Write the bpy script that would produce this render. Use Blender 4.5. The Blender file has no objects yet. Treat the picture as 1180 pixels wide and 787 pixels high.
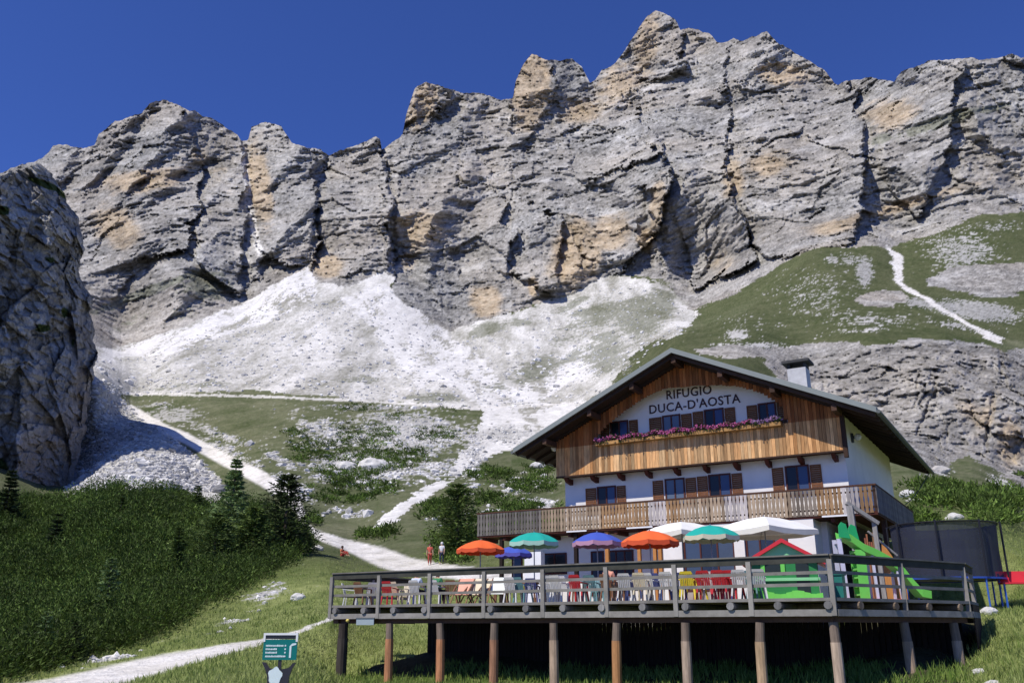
import bpy, math, random
import numpy as np
from mathutils import Vector, Matrix, Euler
random.seed(7); RNG = np.random.default_rng(7)
R = math.radians
sc = bpy.context.scene
COL = sc.collection

# ---------------------------------------------------------------- camera (eye of the photographer, origin)
PITCH = R(17.88); F = 1020.0; CX, CY = 590.0, 393.5
SP, CP = math.sin(PITCH), math.cos(PITCH)
cam = bpy.data.cameras.new('camera'); camo = bpy.data.objects.new('camera', cam); COL.objects.link(camo)
camo.location = (0, 0, 0); camo.rotation_euler = (R(90) + PITCH, 0, 0)
cam.lens = F / 1180 * 36; cam.sensor_width = 36; cam.clip_start = 0.2; cam.clip_end = 20000
sc.camera = camo

def ray(x, y):
    """photo measurement -> (X/Y, Z/Y)"""
    v = CY - y; Y = F * CP - v * SP
    return (x - CX) / Y, (F * SP + v * CP) / Y
def at(x, y, Y):
    a, b = ray(x, y); return Vector((a * Y, Y, b * Y))

# ---------------------------------------------------------------- light
sv = Vector((-.46, -.42, .87)).normalized()
elev = math.asin(sv.z); az = math.atan2(sv.x, sv.y)
sl = bpy.data.lights.new('sun', 'SUN'); sl.energy = 4.8; sl.angle = R(.53); sl.color = (1, .94, .84)
so = bpy.data.objects.new('sun', sl); COL.objects.link(so)
so.rotation_euler = (-sv).to_track_quat('-Z', 'Y').to_euler(); so.location = sv * 100
w = bpy.data.worlds.new('World'); sc.world = w; w.use_nodes = True
nt = w.node_tree; nt.nodes.clear()
sk = nt.nodes.new('ShaderNodeTexSky'); sk.sky_type = 'NISHITA'; sk.sun_disc = False
sk.sun_elevation = elev; sk.sun_rotation = az; sk.altitude = 2600; sk.air_density = 1.0; sk.dust_density = 0.15; sk.ozone_density = 5.0
bg = nt.nodes.new('ShaderNodeBackground'); bg.inputs['Strength'].default_value = .09
wo = nt.nodes.new('ShaderNodeOutputWorld')
tintn = nt.nodes.new('ShaderNodeVectorMath'); tintn.operation = 'MULTIPLY'; tintn.inputs[1].default_value = (.72, .92, 1.68)   # deep blue of high-altitude air
nt.links.new(sk.outputs[0], tintn.inputs[0]); nt.links.new(tintn.outputs[0], bg.inputs[0]); nt.links.new(bg.outputs[0], wo.inputs[0])
sc.view_settings.view_transform = 'Standard'; sc.view_settings.look = 'None'
sc.view_settings.exposure = 0; sc.view_settings.gamma = 1

# ---------------------------------------------------------------- numeric noise
def _hash(ix, iy, iz, s):
    h = (ix.astype(np.uint32) * np.uint32(374761393) + iy.astype(np.uint32) * np.uint32(668265263) + iz.astype(np.uint32) * np.uint32(2147483647 & 1274126177) + np.uint32(s * 974711 & 0xffffffff))
    h ^= h >> np.uint32(13); h *= np.uint32(1274126177); h ^= h >> np.uint32(16); h *= np.uint32(2246822519); h ^= h >> np.uint32(13)
    return h
def gnoise(x, y, z, seed=0):
    fx, fy, fz = np.floor(x), np.floor(y), np.floor(z)
    ix, iy, iz = fx.astype(np.int64) & 0xffffff, fy.astype(np.int64) & 0xffffff, fz.astype(np.int64) & 0xffffff
    dx, dy, dz = (x - fx).astype(np.float32), (y - fy).astype(np.float32), (z - fz).astype(np.float32)
    ux, uy, uz = [d * d * d * (d * (d * 6 - 15) + 10) for d in (dx, dy, dz)]
    out = np.zeros(x.shape, np.float32)
    for a in (0, 1):
        for b in (0, 1):
            for c in (0, 1):
                h = _hash(ix + a, iy + b, iz + c, seed)
                gx = (h & np.uint32(1023)).astype(np.float32) / 511.5 - 1
                gy = ((h >> np.uint32(10)) & np.uint32(1023)).astype(np.float32) / 511.5 - 1
                gz = ((h >> np.uint32(20)) & np.uint32(1023)).astype(np.float32) / 511.5 - 1
                wgt = (ux if a else 1 - ux) * (uy if b else 1 - uy) * (uz if c else 1 - uz)
                out += wgt * (gx * (dx - a) + gy * (dy - b) + gz * (dz - c))
    return out * 1.35
def fbm(P, wl, octv, seed=0, gain=.5, ridged=False, sc3=(1, 1, 1)):
    o = np.zeros(P.shape[0], np.float32); amp = 1.; tot = 0
    for k in range(octv):
        f = 2.03 ** k / wl
        n = gnoise(P[:, 0] * f * sc3[0] + 17.3 * k, P[:, 1] * f * sc3[1] - 9.1 * k, P[:, 2] * f * sc3[2] + 5.7 * k, seed + k)
        if ridged: n = 1 - 2 * np.abs(n) * 1.4
        o += amp * n; tot += amp; amp *= gain
    return o / tot
def cells(P, size, seed, sc3=(1, 1, 1)):
    """fractured blocks: every cell is a tilted facet of its own; returns offset (in cell sizes), edge distance and a random number"""
    Q = np.c_[P[:, 0] / size * sc3[0], P[:, 1] / size * sc3[1], P[:, 2] / size * sc3[2]]; B = np.floor(Q); n = len(P)
    f1 = np.full(n, 9., np.float32); f2 = np.full(n, 9., np.float32); off = np.zeros(n, np.float32); rnd = np.zeros(n, np.float32)
    for a in (-1, 0, 1):
        for b in (-1, 0, 1):
            for c in (-1, 0, 1):
                ix, iy, iz = [(B[:, k] + d).astype(np.int64) & 0xffffff for k, d in enumerate((a, b, c))]
                h = _hash(ix, iy, iz, seed); h2 = _hash(ix, iy, iz, seed + 57)
                j = [((h >> np.uint32(s_)) & np.uint32(1023)).astype(np.float32) / 1023 for s_ in (0, 10, 20)]
                g = [((h2 >> np.uint32(s_)) & np.uint32(1023)).astype(np.float32) / 511.5 - 1 for s_ in (0, 10, 20)]
                d = [Q[:, k].astype(np.float32) - (B[:, k] + o_).astype(np.float32) - j[k] for k, o_ in enumerate((a, b, c))]
                dd = np.sqrt(d[0] ** 2 + d[1] ** 2 + d[2] ** 2); o = (d[0] * g[0] + d[2] * g[2]) * .8 + g[1] * .42
                cl_ = dd < f1; f2 = np.where(cl_, f1, np.minimum(f2, dd)); off = np.where(cl_, o, off); rnd = np.where(cl_, g[1], rnd); f1 = np.where(cl_, dd, f1)
    return off, f2 - f1, rnd
def sstep(a, b, x):
    t = np.clip((x - a) / (b - a), 0, 1); return t * t * (3 - 2 * t)

# ---------------------------------------------------------------- terrain: measured distances (photo x, photo y, metres)
SKY = [(-1400,420),(-700,300),(-300,230),(-100,206),(0,200),(23,190),(50,182),(61,169),(76,167),(93,169),(109,169),(114,155),(133,140),(164,129),(172,119),(187,116),(206,121),(221,129),(244,136),(267,151),(278,163),(286,161),(290,146),(305,140),(324,146),(336,165),(351,169),(369,173),(379,181),(392,173),(415,166),(432,158),(438,160),(440,173),(464,154),(468,133),(478,103),(491,95),(510,99),(529,107),(556,109),(579,114),(591,114),(594,95),(604,72),(613,61),(632,71),(659,68),(670,76),(680,95),(686,93),(693,82),(708,74),(724,51),(735,34),(747,17),(755,12),(770,18),(779,24),(784,36),(803,34),(818,42),(826,50),(845,44),(856,48),(883,37),(898,50),(913,59),(933,71),(948,80),(959,93),(965,100),(976,92),(1016,91),(1030,95),(1039,82),(1070,71),(1093,69),(1123,67),(1142,69),(1165,63),(1180,65),(1300,60),(1600,120),(2600,420)]
CPT = []
for x in (-1300, -600, -100, 300, 700, 1100, 1600, 2500):
    CPT += [(x, 1500, 2.75), (x, 1000, 7.1), (x, 860, 13.2)]
CPT += [
 (-1300,700,70),(-1300,560,200),(-1300,430,500),(-600,780,30),(-600,680,60),(-600,560,130),(-600,480,300),(-600,320,600),
 (2500,700,40),(2500,560,200),(2500,430,500),(1700,780,22),(1700,690,34),(1700,600,70),(1700,500,200),(1700,400,300),(1700,150,600),
 (-300,790,28),(0,788,27),(100,780,28),(200,770,29),(300,787,22.5),(300,740,33.5),(395,775,30.4),(380,712,36),(350,680,48),(380,650,66),(230,700,46),(330,650,66),
 (0,760,36),(0,700,54),(100,700,52),(-300,650,75),(0,650,75),(120,650,70),(200,620,84),(-300,570,118),(0,572,118),(100,570,118),(180,566,118),(240,600,108),(300,600,112),
 (350,605,112),(480,655,74),(560,655,66),(430,625,100),(400,632,93),
 (500,793,27),(600,798,26),(520,772,30),(700,799,25),(900,803,22),(1000,798,21.5),(1108,767,25.5),(1180,787,19.5),(1180,730,26),(1150,692,31),(1060,694,30),(1150,650,40),(1300,692,30),(1300,780,20),
 (700,715,42),(850,715,40),(950,712,38),(600,700,45),(700,600,75),(800,560,90),(900,600,66),
 (1150,600,62),(1060,600,60),(1150,568,92),(1060,560,88),(1300,600,70),(1300,560,105),
 (1090,540,136),(1150,556,132),(1180,568,130),(1020,530,130),(940,500,150),(1300,560,150),
 (1090,528,152),(1150,540,153),(1180,552,150),(940,440,200),(1000,480,180),(1090,460,180),(1150,460,182),(1300,460,192),(1130,430,196),(1090,500,166),(1150,500,168),(1040,500,165),(1200,500,172),(1300,520,165),(1000,402,215),(1090,396,216),(1150,400,222),(1300,395,230),
 (906,410,225),(780,398,235),(850,380,262),(1000,380,240),(1090,385,232),(944,345,320),(1000,345,315),(944,292,425),(1016,292,430),(1043,335,345),(1100,362,300),(1154,388,260),(1180,375,300),(1180,340,345),(1100,320,380),(1120,255,480),(1180,255,480),(1300,330,400),(1300,255,500),
 (944,280,480),(906,300,470),(860,330,470),(803,362,450),(1028,278,488),(1077,262,492),(1123,243,500),(1180,240,500),
 (1180,160,550),(1180,70,600),(1100,160,555),(1100,75,610),(1000,200,560),(1000,100,700),(960,100,760),(900,200,600),(900,55,820),(850,250,560),(820,150,740),(820,50,900),(755,20,980),(1300,160,560),(1300,66,640),
 (760,325,560),(700,318,590),(768,200,650),(700,100,900),(700,200,730),(640,345,570),(640,250,640),(640,75,960),(600,120,880),(560,200,760),(560,115,890),(540,368,560),(495,368,540),(518,382,540),(450,315,600),(455,250,680),(490,100,900),(440,170,840),
 (400,175,860),(363,305,620),(370,240,690),(320,150,850),(320,250,700),(290,160,850),(285,300,640),(278,349,570),(187,120,860),(187,220,720),(100,175,830),(120,250,700),(120,330,570),(206,320,560),(206,379,500),(133,402,470),(120,385,490),(0,205,800),(0,300,640),
 (300,460,300),(150,458,320),(450,463,310),(560,470,300),(660,465,310),(300,400,420),(400,400,420),(200,420,380),(340,340,545),(420,340,550),(500,420,400),(600,400,450),(700,380,460),(700,430,330),(760,400,300),
 (250,470,285),(350,500,225),(450,500,230),(540,500,235),(600,520,205),(640,520,200),(350,550,160),(450,560,150),(560,560,150),(640,580,120),(560,610,96),(450,600,112),(300,545,165),(345,580,128),
 (110,440,255),(130,520,212),(190,500,235),(90,558,190),(220,545,185),(240,562,165),(0,520,215),(0,440,280),(-300,520,230),(-300,420,360)]
CPT = np.array(CPT, float)
def tps(P, V, Q, lam=1e-4):
    S = 400.; P = P / S; Q = Q / S; n = len(P)
    def U(r2): return np.where(r2 > 1e-12, r2 * np.log(r2 + 1e-12), 0)
    K = U(((P[:, None] - P[None]) ** 2).sum(-1)) + lam * np.eye(n)
    Pm = np.c_[np.ones(n), P]; A = np.zeros((n + 3, n + 3)); A[:n, :n] = K; A[:n, n:] = Pm; A[n:, :n] = Pm.T
    sol = np.linalg.solve(A, np.r_[V, 0, 0, 0]); out = np.zeros(len(Q))
    for i in range(0, len(Q), 20000):
        q = Q[i:i + 20000]; out[i:i + 20000] = U(((q[:, None] - P[None]) ** 2).sum(-1)) @ sol[:n] + np.c_[np.ones(len(q)), q] @ sol[n:]
    return out
_, ui = np.unique(CPT[:, :2], axis=0, return_index=True); CPT = CPT[ui]

XS = np.concatenate([np.linspace(-1300, -320, 50), np.linspace(-300, -32, 40), np.arange(-30, 1211, 1.25), np.linspace(1220, 1500, 45), np.linspace(1520, 2500, 45)])
sx = np.array([p[0] for p in SKY]); sy = np.array([p[1] for p in SKY])
sky = np.interp(XS, sx, sy)
one = np.ones_like(XS)
jag = fbm(np.c_[XS, 0 * one, 0 * one], 26, 5, 91, .62) * 7 + fbm(np.c_[XS, 0 * one, 5 * one], 9, 3, 95, .6) * 2.0
sky = sky + jag * np.clip((XS + 1300) / 200, 0, 1)
LOW = np.concatenate([np.array([1500, 1300, 1150, 1050, 980, 930, 890, 865, 845, 830, 818, 808])])
TT = np.concatenate([np.linspace(0, 1, 640)])
NR = len(LOW) + len(TT); NC = len(XS)
YY = np.zeros((NR, NC)); YY[:len(LOW)] = LOW[:, None]; 
YROW = 800 + (-6 - 800) * TT                                            # common rows; above the crest they collapse onto it
YY[len(LOW):] = np.maximum(YROW[:, None], sky[None])
XX = np.broadcast_to(XS[None], YY.shape).copy()
# distances on a coarse lattice, then bilinear
gx = np.concatenate([np.arange(-1300, -60, 60.), np.arange(-60, 1240, 10.), np.arange(1240, 2561, 60.)]); gy = np.concatenate([np.arange(-10, 800, 7.), np.arange(800, 1531, 30.)])
GX, GY = np.meshgrid(gx, gy)
GL = tps(CPT[:, :2], np.log(CPT[:, 2]), np.c_[GX.ravel(), GY.ravel()]).reshape(GX.shape)
def bil(x, y):
    i = np.clip(np.searchsorted(gx, x) - 1, 0, len(gx) - 2); j = np.clip(np.searchsorted(gy, y) - 1, 0, len(gy) - 2)
    fx = np.clip((x - gx[i]) / (gx[i + 1] - gx[i]), 0, 1); fy = np.clip((y - gy[j]) / (gy[j + 1] - gy[j]), 0, 1)
    return (GL[j, i] * (1 - fx) + GL[j, i + 1] * fx) * (1 - fy) + (GL[j + 1, i] * (1 - fx) + GL[j + 1, i + 1] * fx) * fy
X1, Y1 = XX.ravel(), YY.ravel()
D = np.exp(bil(X1, Y1)).reshape(YY.shape)
# along a line of sight the ground only ever recedes
D = np.maximum.accumulate(D, axis=0)
D = D.ravel()
def dirs(x, y):
    v = CY - y; Yd = F * CP - v * SP; return (x - CX) / Yd, (F * SP + v * CP) / Yd
A1, B1 = dirs(X1, Y1)
P0 = np.c_[A1 * D, D, B1 * D]

def inpoly(x, y, poly):
    c = np.zeros(x.shape, bool); n = len(poly); j = n - 1
    for i in range(n):
        xi, yi = poly[i]; xj, yj = poly[j]
        if yi != yj:
            c ^= ((yi > y) != (yj > y)) & (x < (xj - xi) * (y - yi) / (yj - yi) + xi)
        j = i
    return c
def ell(x, y, cx, cy, rx, ry, rot=0):
    c, s = math.cos(R(rot)), math.sin(R(rot)); dx, dy = x - cx, y - cy
    u = (dx * c + dy * s) / rx; v = (-dx * s + dy * c) / ry
    return np.exp(-(u * u + v * v) * 1.1)
def pline(x, y, pts):
    """1 on a ribbon given as (x, y, half width)"""
    o = np.zeros(x.shape)
    for (x0, y0, w0), (x1, y1, w1) in zip(pts[:-1], pts[1:]):
        dx, dy = x1 - x0, y1 - y0; t = np.clip(((x - x0) * dx + (y - y0) * dy) / (dx * dx + dy * dy), 0, 1)
        d = np.hypot(x - x0 - t * dx, y - y0 - t * dy) / (w0 + t * (w1 - w0)); o = np.maximum(o, 1 - sstep(.75, 1.25, d))
    return o

# ---- what grows or lies where (outlines measured in the photo, carried to the ground they lie on)
BASE = [(-1400,500),(-300,420),(60,400),(110,400),(133,402),(206,379),(278,349),(355,308),(366,325),(400,332),(440,312),(452,318),(449,338),(495,368),(520,383),(560,370),(640,345),(700,318),(760,322),(800,360),(850,335),(900,305),(944,286),(1028,284),(1077,267),(1123,248),(1180,246),(1500,240),(2600,480)]
BX = np.array([p[0] for p in BASE]); BY = np.array([p[1] for p in BASE])
CLIFF = [(880,412),(944,404),(994,400),(1047,391),(1135,394),(1160,402),(1180,398),(1400,390),(1700,420),(1700,620),(1400,600),(1180,565),(1150,543),(1115,525),(1090,537),(1060,545),(1030,530),(940,500),(900,450)]
S1 = [(105,391),(133,402),(206,379),(278,349),(362,303),(365,320),(400,330),(440,312),(452,315),(449,338),(495,368),(520,383),(541,366),(594,361),(640,345),(700,318),(760,325),(805,362),(788,380),(760,400),(720,430),(640,490),(590,520),(545,500),(560,472),(470,462),(300,452),(150,455),(110,440),(60,430)]
BR1 = [(398,345),(445,325),(470,350),(505,375),(560,420),(604,462),(560,466),(500,438),(482,450),(458,420),(430,380)]
BR2 = [(650,405),(690,400),(700,420),(660,440),(612,466),(580,464)]
BR0 = [(362,303),(366,345),(300,372),(200,405),(120,415),(114,395),(133,404),(206,381),(278,351)]
BR3 = [(555,468),(690,460),(650,485),(590,515),(545,535),(520,555),(490,575),(455,600),(432,611),(440,595),(475,570),(510,550),(535,520),(550,490)]
S2 = [(110,425),(135,443),(158,480),(190,497),(232,530),(256,558),(262,600),(200,600),(60,590),(85,540),(100,480)]
GR1 = [(775,388),(856,359),(906,323),(944,288),(971,285),(1016,286),(1028,293),(1028,316),(1043,339),(1085,366),(1123,381),(1156,393),(1135,396),(1047,393),(994,402),(944,406),(906,412),(880,440),(780,430),(700,440),(740,400)]
GR2 = [(1047,284),(1077,264),(1116,249),(1180,250),(1500,250),(1500,400),(1180,392),(1158,392),(1100,366),(1050,330)]
P1 = [(150,470,4),(190,495,6),(215,505,6),(260,530,7),(300,550,8),(335,573,7),(347,590,4),(350,604,4.5),(362,615,5),(400,628,6),(440,642,11),(470,652,10),(530,660,8),(620,668,6)]
P2 = [(-200,840,20),(60,798,15),(100,785,12),(160,770,11),(230,754,7),(300,739,3.5),(345,727,2),(385,711,2)]
TR = [(140,453,1.3),(300,457,1.2),(420,462,1.5),(540,470,1.4),(620,467,1.1),(700,462,1.)]
GUL = [(1024,285,3),(1033,300,6),(1036,318,4),(1046,334,3.5),(1085,357,2),(1120,377,2),(1156,392,2.6)]
PINE_HILL = [(-500,560),(-50,562),(0,574),(60,574),(110,566),(150,560),(190,559),(215,570),(238,584),(300,580),(350,612),(357,630),(330,650),(280,676),(230,702),(180,732),(120,752),(60,768),(0,782),(-500,800)]
pxn = np.c_[X1, Y1, 0 * X1]
wxx = fbm(P0, 50, 6, 11, .72) * 1.5; wyy = fbm(P0, 50, 6, 31, .72) * 1.7
near = np.clip(D / 300, .12, 1)
n1 = fbm(P0, 60, 6, 3, .6); n2 = fbm(P0, 14, 5, 5, .65); n3 = fbm(P0, 3.5, 4, 8, .65)
n4 = fbm(P0, 1.1, 3, 9, .6); m3 = fbm(P0, 4.5, 4, 12, .65); m2 = fbm(P0, 16, 5, 13, .65)
pw = np.minimum(1050 / D, 9)
XW = X1 + wxx * 11 * near + (n3 * 1.3 + n2 * 2.2) * pw; YW = Y1 + wyy * 7 * near + (m3 * .8 + m2 * 1.2) * pw
def M(poly): return inpoly(XW, YW, poly)
rock = YW < np.interp(XW, BX, BY)
cliffm = M(CLIFF)
BAND = [(1066,320),(1085,312),(1120,306),(1180,304),(1330,296),(1330,350),(1180,338),(1140,342),(1100,336),(1075,330)]
bandm = M(BAND) | M([(988,346),(1010,336),(1040,338),(1046,348),(1030,354),(1000,354)]) | M([(800,404),(840,396),(900,402),(945,396),(990,394),(1000,404),(930,412),(850,412)])
rockm = (rock | cliffm | bandm)
ochre = np.zeros_like(D)
for e in [(165,208,52,14,-6,.9),(150,215,30,8,10,.8),(135,262,30,22,30,.9),(212,190,26,16,0,.5),(300,215,13,46,-8,1.0),(230,180,14,12,0,.6),(487,122,16,32,20,1.0),(612,100,19,40,6,1.35),(668,128,26,16,0,.8),(712,95,30,26,-30,.7),(745,50,16,40,10,.8),
          (484,266,30,22,0,.95),(664,292,26,34,10,1.35),(700,270,30,18,-20,1.0),(757,235,9,34,6,.9),(745,275,12,14,0,1.0),(846,206,14,24,0,.8),(884,190,26,16,-15,.85),(377,306,16,14,0,1.1),(560,347,18,18,0,1.1),(614,330,6,12,0,1),(900,86,30,13,8,.95),(1025,132,36,18,-10,.8),
          (1028,240,110,7,-16,.75),(960,262,40,10,-10,.7),(1120,470,30,14,30,.45),(1165,510,16,30,0,.8),(1140,470,14,40,20,.5),(830,300,20,26,0,.5),(470,290,14,30,0,.6),(250,200,20,30,0,.4)]:
    ochre = np.maximum(ochre, 1.1 * e[5] * ell(X1, Y1, e[0], e[1], e[2] * 1.2, e[3] * 1.2, e[4]))
ochre = sstep(.30, .75, ochre + n2 * .5 + n1 * .35 + n3 * .25)
screem = M(S1) | M(S2)
bright = M(BR1) | M(BR2) | M(BR0) | M(BR3)
greenS = np.zeros_like(D)     # turf on the scree slopes
for e in [(560,380,30,10,-15,.9),(600,372,20,8,0,.7),(620,425,40,16,-25,.9),(570,448,30,8,0,.6),(690,360,40,20,-10,.85),(735,366,36,30,0,1.0),(700,410,40,30,0,.8),(660,385,40,20,-20,.6),(760,350,24,30,30,.9),(660,350,30,10,-30,.7),(700,390,26,14,0,.8),(660,410,26,10,-30,.7),(415,438,46,16,0,.5),(230,444,110,9,-3,.5),(500,458,40,8,0,.8),(420,385,20,20,0,.3),(165,338,66,6,-21,1.3),(235,330,40,20,8,.85),(235,318,36,9,0,.8),(150,372,40,10,-20,.5),(210,360,30,14,-10,.5),
          (1016,160,14,6,-20,1.2),(1085,140,60,8,-18,1.0),(1140,125,40,5,-10,.8),(50,212,14,4,20,1),(640,500,16,5,-20,.5)]:
    greenS = np.maximum(greenS, e[5] * ell(X1, Y1, *e[:5]))
greenS = sstep(.42, .6, greenS + n2 * .7 + n3 * .6)
green = ~rockm & ~screem
green |= (M(GR1) | M(GR2)) & ~cliffm
# bare stony ground inside the turf
bare = np.zeros_like(D)
for e in [(996,314,12,20,0,1.0),(960,300,12,10,0,.6),(1020,345,26,10,0,.7),(1125,358,60,13,8,.95),(940,340,70,40,0,.42),(860,375,60,20,0,.36),(1110,290,60,34,0,.62),(1150,262,40,10,0,.5),(1000,370,80,16,4,.5),(980,300,30,12,10,.5),(1060,350,30,8,10,.8),(1130,322,60,12,3,.75),(1000,380,60,6,-5,.5),(1100,375,50,6,10,.6),(850,386,16,8,0,.8),(870,398,60,6,0,.7),(920,402,60,6,0,.7),
          (470,500,85,32,0,.92),(420,540,95,34,0,.72),(380,500,70,34,0,.62),(260,520,60,12,25,.6),(190,480,50,10,5,.7),(545,520,20,50,0,.7),(430,470,120,6,0,.6),(500,540,50,22,0,.6),(200,475,50,14,10,.6),(250,500,60,8,20,.6),(320,530,40,10,30,.6),(330,560,50,18,20,.7),(580,500,40,14,0,.8),(600,560,50,20,0,.45),(620,580,26,8,0,1.0),(560,590,40,10,0,.5),(400,590,60,14,0,.4),
          (1075,540,26,8,10,.9),(1050,575,30,5,0,.5),(1160,560,30,8,30,.7),(1090,690,40,9,0,1.0),(1060,665,60,14,0,.5),(1150,620,30,20,0,.3),(310,680,50,14,-30,.5),(260,720,70,10,-22,.5),(150,752,90,8,-16,.55),(340,650,20,14,0,.4),(370,640,20,10,0,.3),(500,600,30,20,0,.4)]:
    bare = np.maximum(bare, e[5] * ell(X1, Y1, *e[:5]))
flow = fbm(P0, 9, 5, 131, .62, sc3=(1, .16, .3)); flow2 = fbm(P0, 26, 4, 137, .6, sc3=(1, .2, .3))
bare = sstep(.48, .66, bare * .95 + n2 * .35 + n3 * .6 + n4 * .5 + .08)
q1 = np.clip(n3 * 1.1 + n4 * .9, -1, 1) * np.minimum(pw, 4)
path = np.maximum.reduce([pline(X1 + wxx * 2 + q1, Y1 + q1 * .8, P1), pline(X1, Y1 + wyy * 8 * near + q1 * .7, P2), .8 * pline(X1, Y1 + q1 * .5, TR), pline(X1 + wxx * 10 + q1 * 1.5, Y1 + wyy * 6 + q1, GUL)]) * np.clip(1.05 + n3 * .5, 0, 1)
strk = sstep(.15, .5, fbm(P0, 30, 5, 41, .6, sc3=(1, 1, .22)))          # seepage streaks hang down the walls
tint = fbm(P0, 120, 4, 51, .5)
def mixc(a, b, t): return a * (1 - t[:, None]) + b * t[:, None]
C = lambda *c: np.array([c], float)
g1 = (n2 * .5 + .5)
rockc = mixc(C(.16, .156, .147), C(.46, .452, .43), np.clip(.5 + n2 * .5 + n3 * .9 + n4 * .9 + n1 * .3, 0, 1))
rockc = mixc(rockc, C(.44, .385, .315), np.clip(tint * .9 + .22 + n2 * .2, 0, .6))
pale = sstep(.55, .9, np.sin((P0[:, 2] - .26 * P0[:, 0] + n1 * 30) / 5.3) * .5 + .5) * sstep(-.1, .35, fbm(P0, 50, 4, 143)); rockc = mixc(rockc, C(.56, .55, .53), pale * .45)
rockc = mixc(rockc, C(.13, .128, .125), strk * .5)
och = mixc(C(.38, .27, .16), C(.52, .44, .32), np.clip(.5 + n3 * .8 + n2 * .4, 0, 1))
rockc = mixc(rockc, och, ochre * .85)
scr = mixc(C(.25, .243, .20), C(.66, .645, .61), np.clip(.56 + flow * 1.0 + flow2 * .9 + n3 * .6 + n4 * .6, 0, 1))
scr2 = mixc(C(.46, .45, .43), C(.80, .785, .76), np.clip(.5 + n3 * .7 + flow * .9, 0, 1))
gr = mixc(C(.048, .072, .020), C(.125, .145, .050), np.clip(.45 + n1 * .4 + n2 * .5 + n3 * .35, 0, 1))
fargr = mixc(C(.050, .066, .024), C(.115, .122, .062), np.clip(.5 + n2 * .7 + n3 * .9 + n4 * .7 + n1 * .3, 0, 1))
valg = mixc(C(.062, .082, .030), C(.20, .20, .125), np.clip(.42 + n1 * .55 + n2 * .7 + n3 * .55 + n4 * .4, 0, 1)); gr = mixc(gr, valg, sstep(55, 95, D))
gr = mixc(gr, fargr * 1.1, sstep(300, 420, D))
nearg = mixc(C(.11, .155, .035), C(.31, .34, .13), np.clip(.5 + n3 * .8 + n2 * .4 + n4 * .6, 0, 1))
gr = mixc(gr, nearg, 1 - sstep(35, 80, D))
sto = mixc(C(.30, .29, .26), C(.60, .59, .57), np.clip(.55 + n3 * 1.0, 0, 1))
sto = mixc(sto, mixc(C(.19, .187, .17), C(.44, .435, .41), np.clip(.5 + n3 * .9 + n4 * .8, 0, 1)), sstep(225, 300, D))
pth = mixc(C(.56, .53, .48), C(.84, .82, .79), np.clip(.5 + n3 * .9, 0, 1))
colr = np.where(rockm[:, None], rockc, gr)
colr = np.where((screem & ~rockm)[:, None], scr, colr)
colr = np.where(((M(GR1) | M(GR2)) & ~cliffm & ~rock & ~bandm)[:, None], fargr, colr)
brt = bright & (flow * .9 + flow2 * .6 + n3 * .6 > -.16)
colr = np.where((brt & ~rock & ~cliffm)[:, None], scr2, colr)
colr = mixc(colr, mixc(fargr, scr, np.full(len(D), .3)), greenS * .9 * (1 - ochre))
colr = mixc(colr, sto, bare * (~rockm))
# scree fan left of the gully between the two left towers
gl = pline(X1 + wxx * 5, Y1, [(280,175,2),(284,215,3),(292,262,3.5),(300,292,4)]) ; colr = mixc(colr, scr2, gl * .8)
led = .7 * np.maximum(.9 * pline(X1 + wxx * 6, Y1 + wyy * 6, [(690,135,1.5),(740,105,3),(790,78,3),(820,72,2)]), .7 * pline(X1 + wxx * 6, Y1 + wyy * 8, [(520,220,2),(600,190,3),(690,140,3)])); colr = mixc(colr, scr2, led * .6)
soil = np.zeros_like(D)
colr = mixc(colr, pth, path)
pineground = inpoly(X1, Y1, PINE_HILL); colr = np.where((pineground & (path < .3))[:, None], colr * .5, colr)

# ---- relief, pushed along the line of sight, in metres
rk = np.zeros_like(D); sel = rockm
cw = np.where(cliffm[sel] | (bandm & ~rock)[sel], 2.6, 1.0)[:, None]                          # the lower cliff is nearer and finer grained
Ps = P0[sel] * cw
tilt = Ps.copy(); tilt[:, 2] = Ps[:, 2] - np.interp(P0[sel][:, 0], [-700, -150, 60, 700], [-50, -12, 0, 170]) * cw[:, 0]
wv = np.c_[fbm(Ps, 70, 3, 251), fbm(Ps, 70, 3, 255), fbm(Ps, 70, 3, 259)] * 22
tw = tilt + wv * .45
big = fbm(Ps + wv * 1.3, 150, 3, 61, .55, ridged=True, sc3=(1.1, .3, .36)) * 50 - 12
wv2 = np.c_[fbm(Ps, 14, 3, 261), fbm(Ps, 14, 3, 263), fbm(Ps, 14, 3, 265)] * 4
c1, e1, r1 = cells(Ps + wv * .8 + wv2, 60, 401, (1.2, .5, .5)); c2, e2, r2 = cells(tw + wv2, 24, 403, (.9, .5, 1.2)); c3, e3, r3 = cells(tilt + wv2, 10, 405, (.75, .5, 1.5)); c4, e4, r4 = cells(tilt + wv2 * .5, 4.6, 407, (.8, .5, 1.5)); c5, e5, r5 = cells(tilt, 2.3, 409, (.8, .5, 1.3))
mid = c1 * 9.5 + c2 * 4.2 + c3 * 3.0 + c4 * 2.1 + c5 * 1.1
fin = fbm(tw, 13, 5, 71, .7, ridged=True, sc3=(.8, .4, 1.3)) * 2.6 + fbm(Ps, 5, 4, 73, .7, ridged=True) * 1.1
ph = (tilt[:, 2] + fbm(tilt, 60, 4, 75, .6) * 20) / 15.
fr = ph - np.floor(ph); led1 = (np.where(fr < .72, fr / .72, (1 - fr) / .28)) * 4.2
ph = (tilt[:, 2] + fbm(tilt, 30, 4, 79, .6) * 9) / 5.6
fr = ph - np.floor(ph); led2 = (np.where(fr < .7, fr / .7, (1 - fr) / .3)) * 1.8
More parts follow.
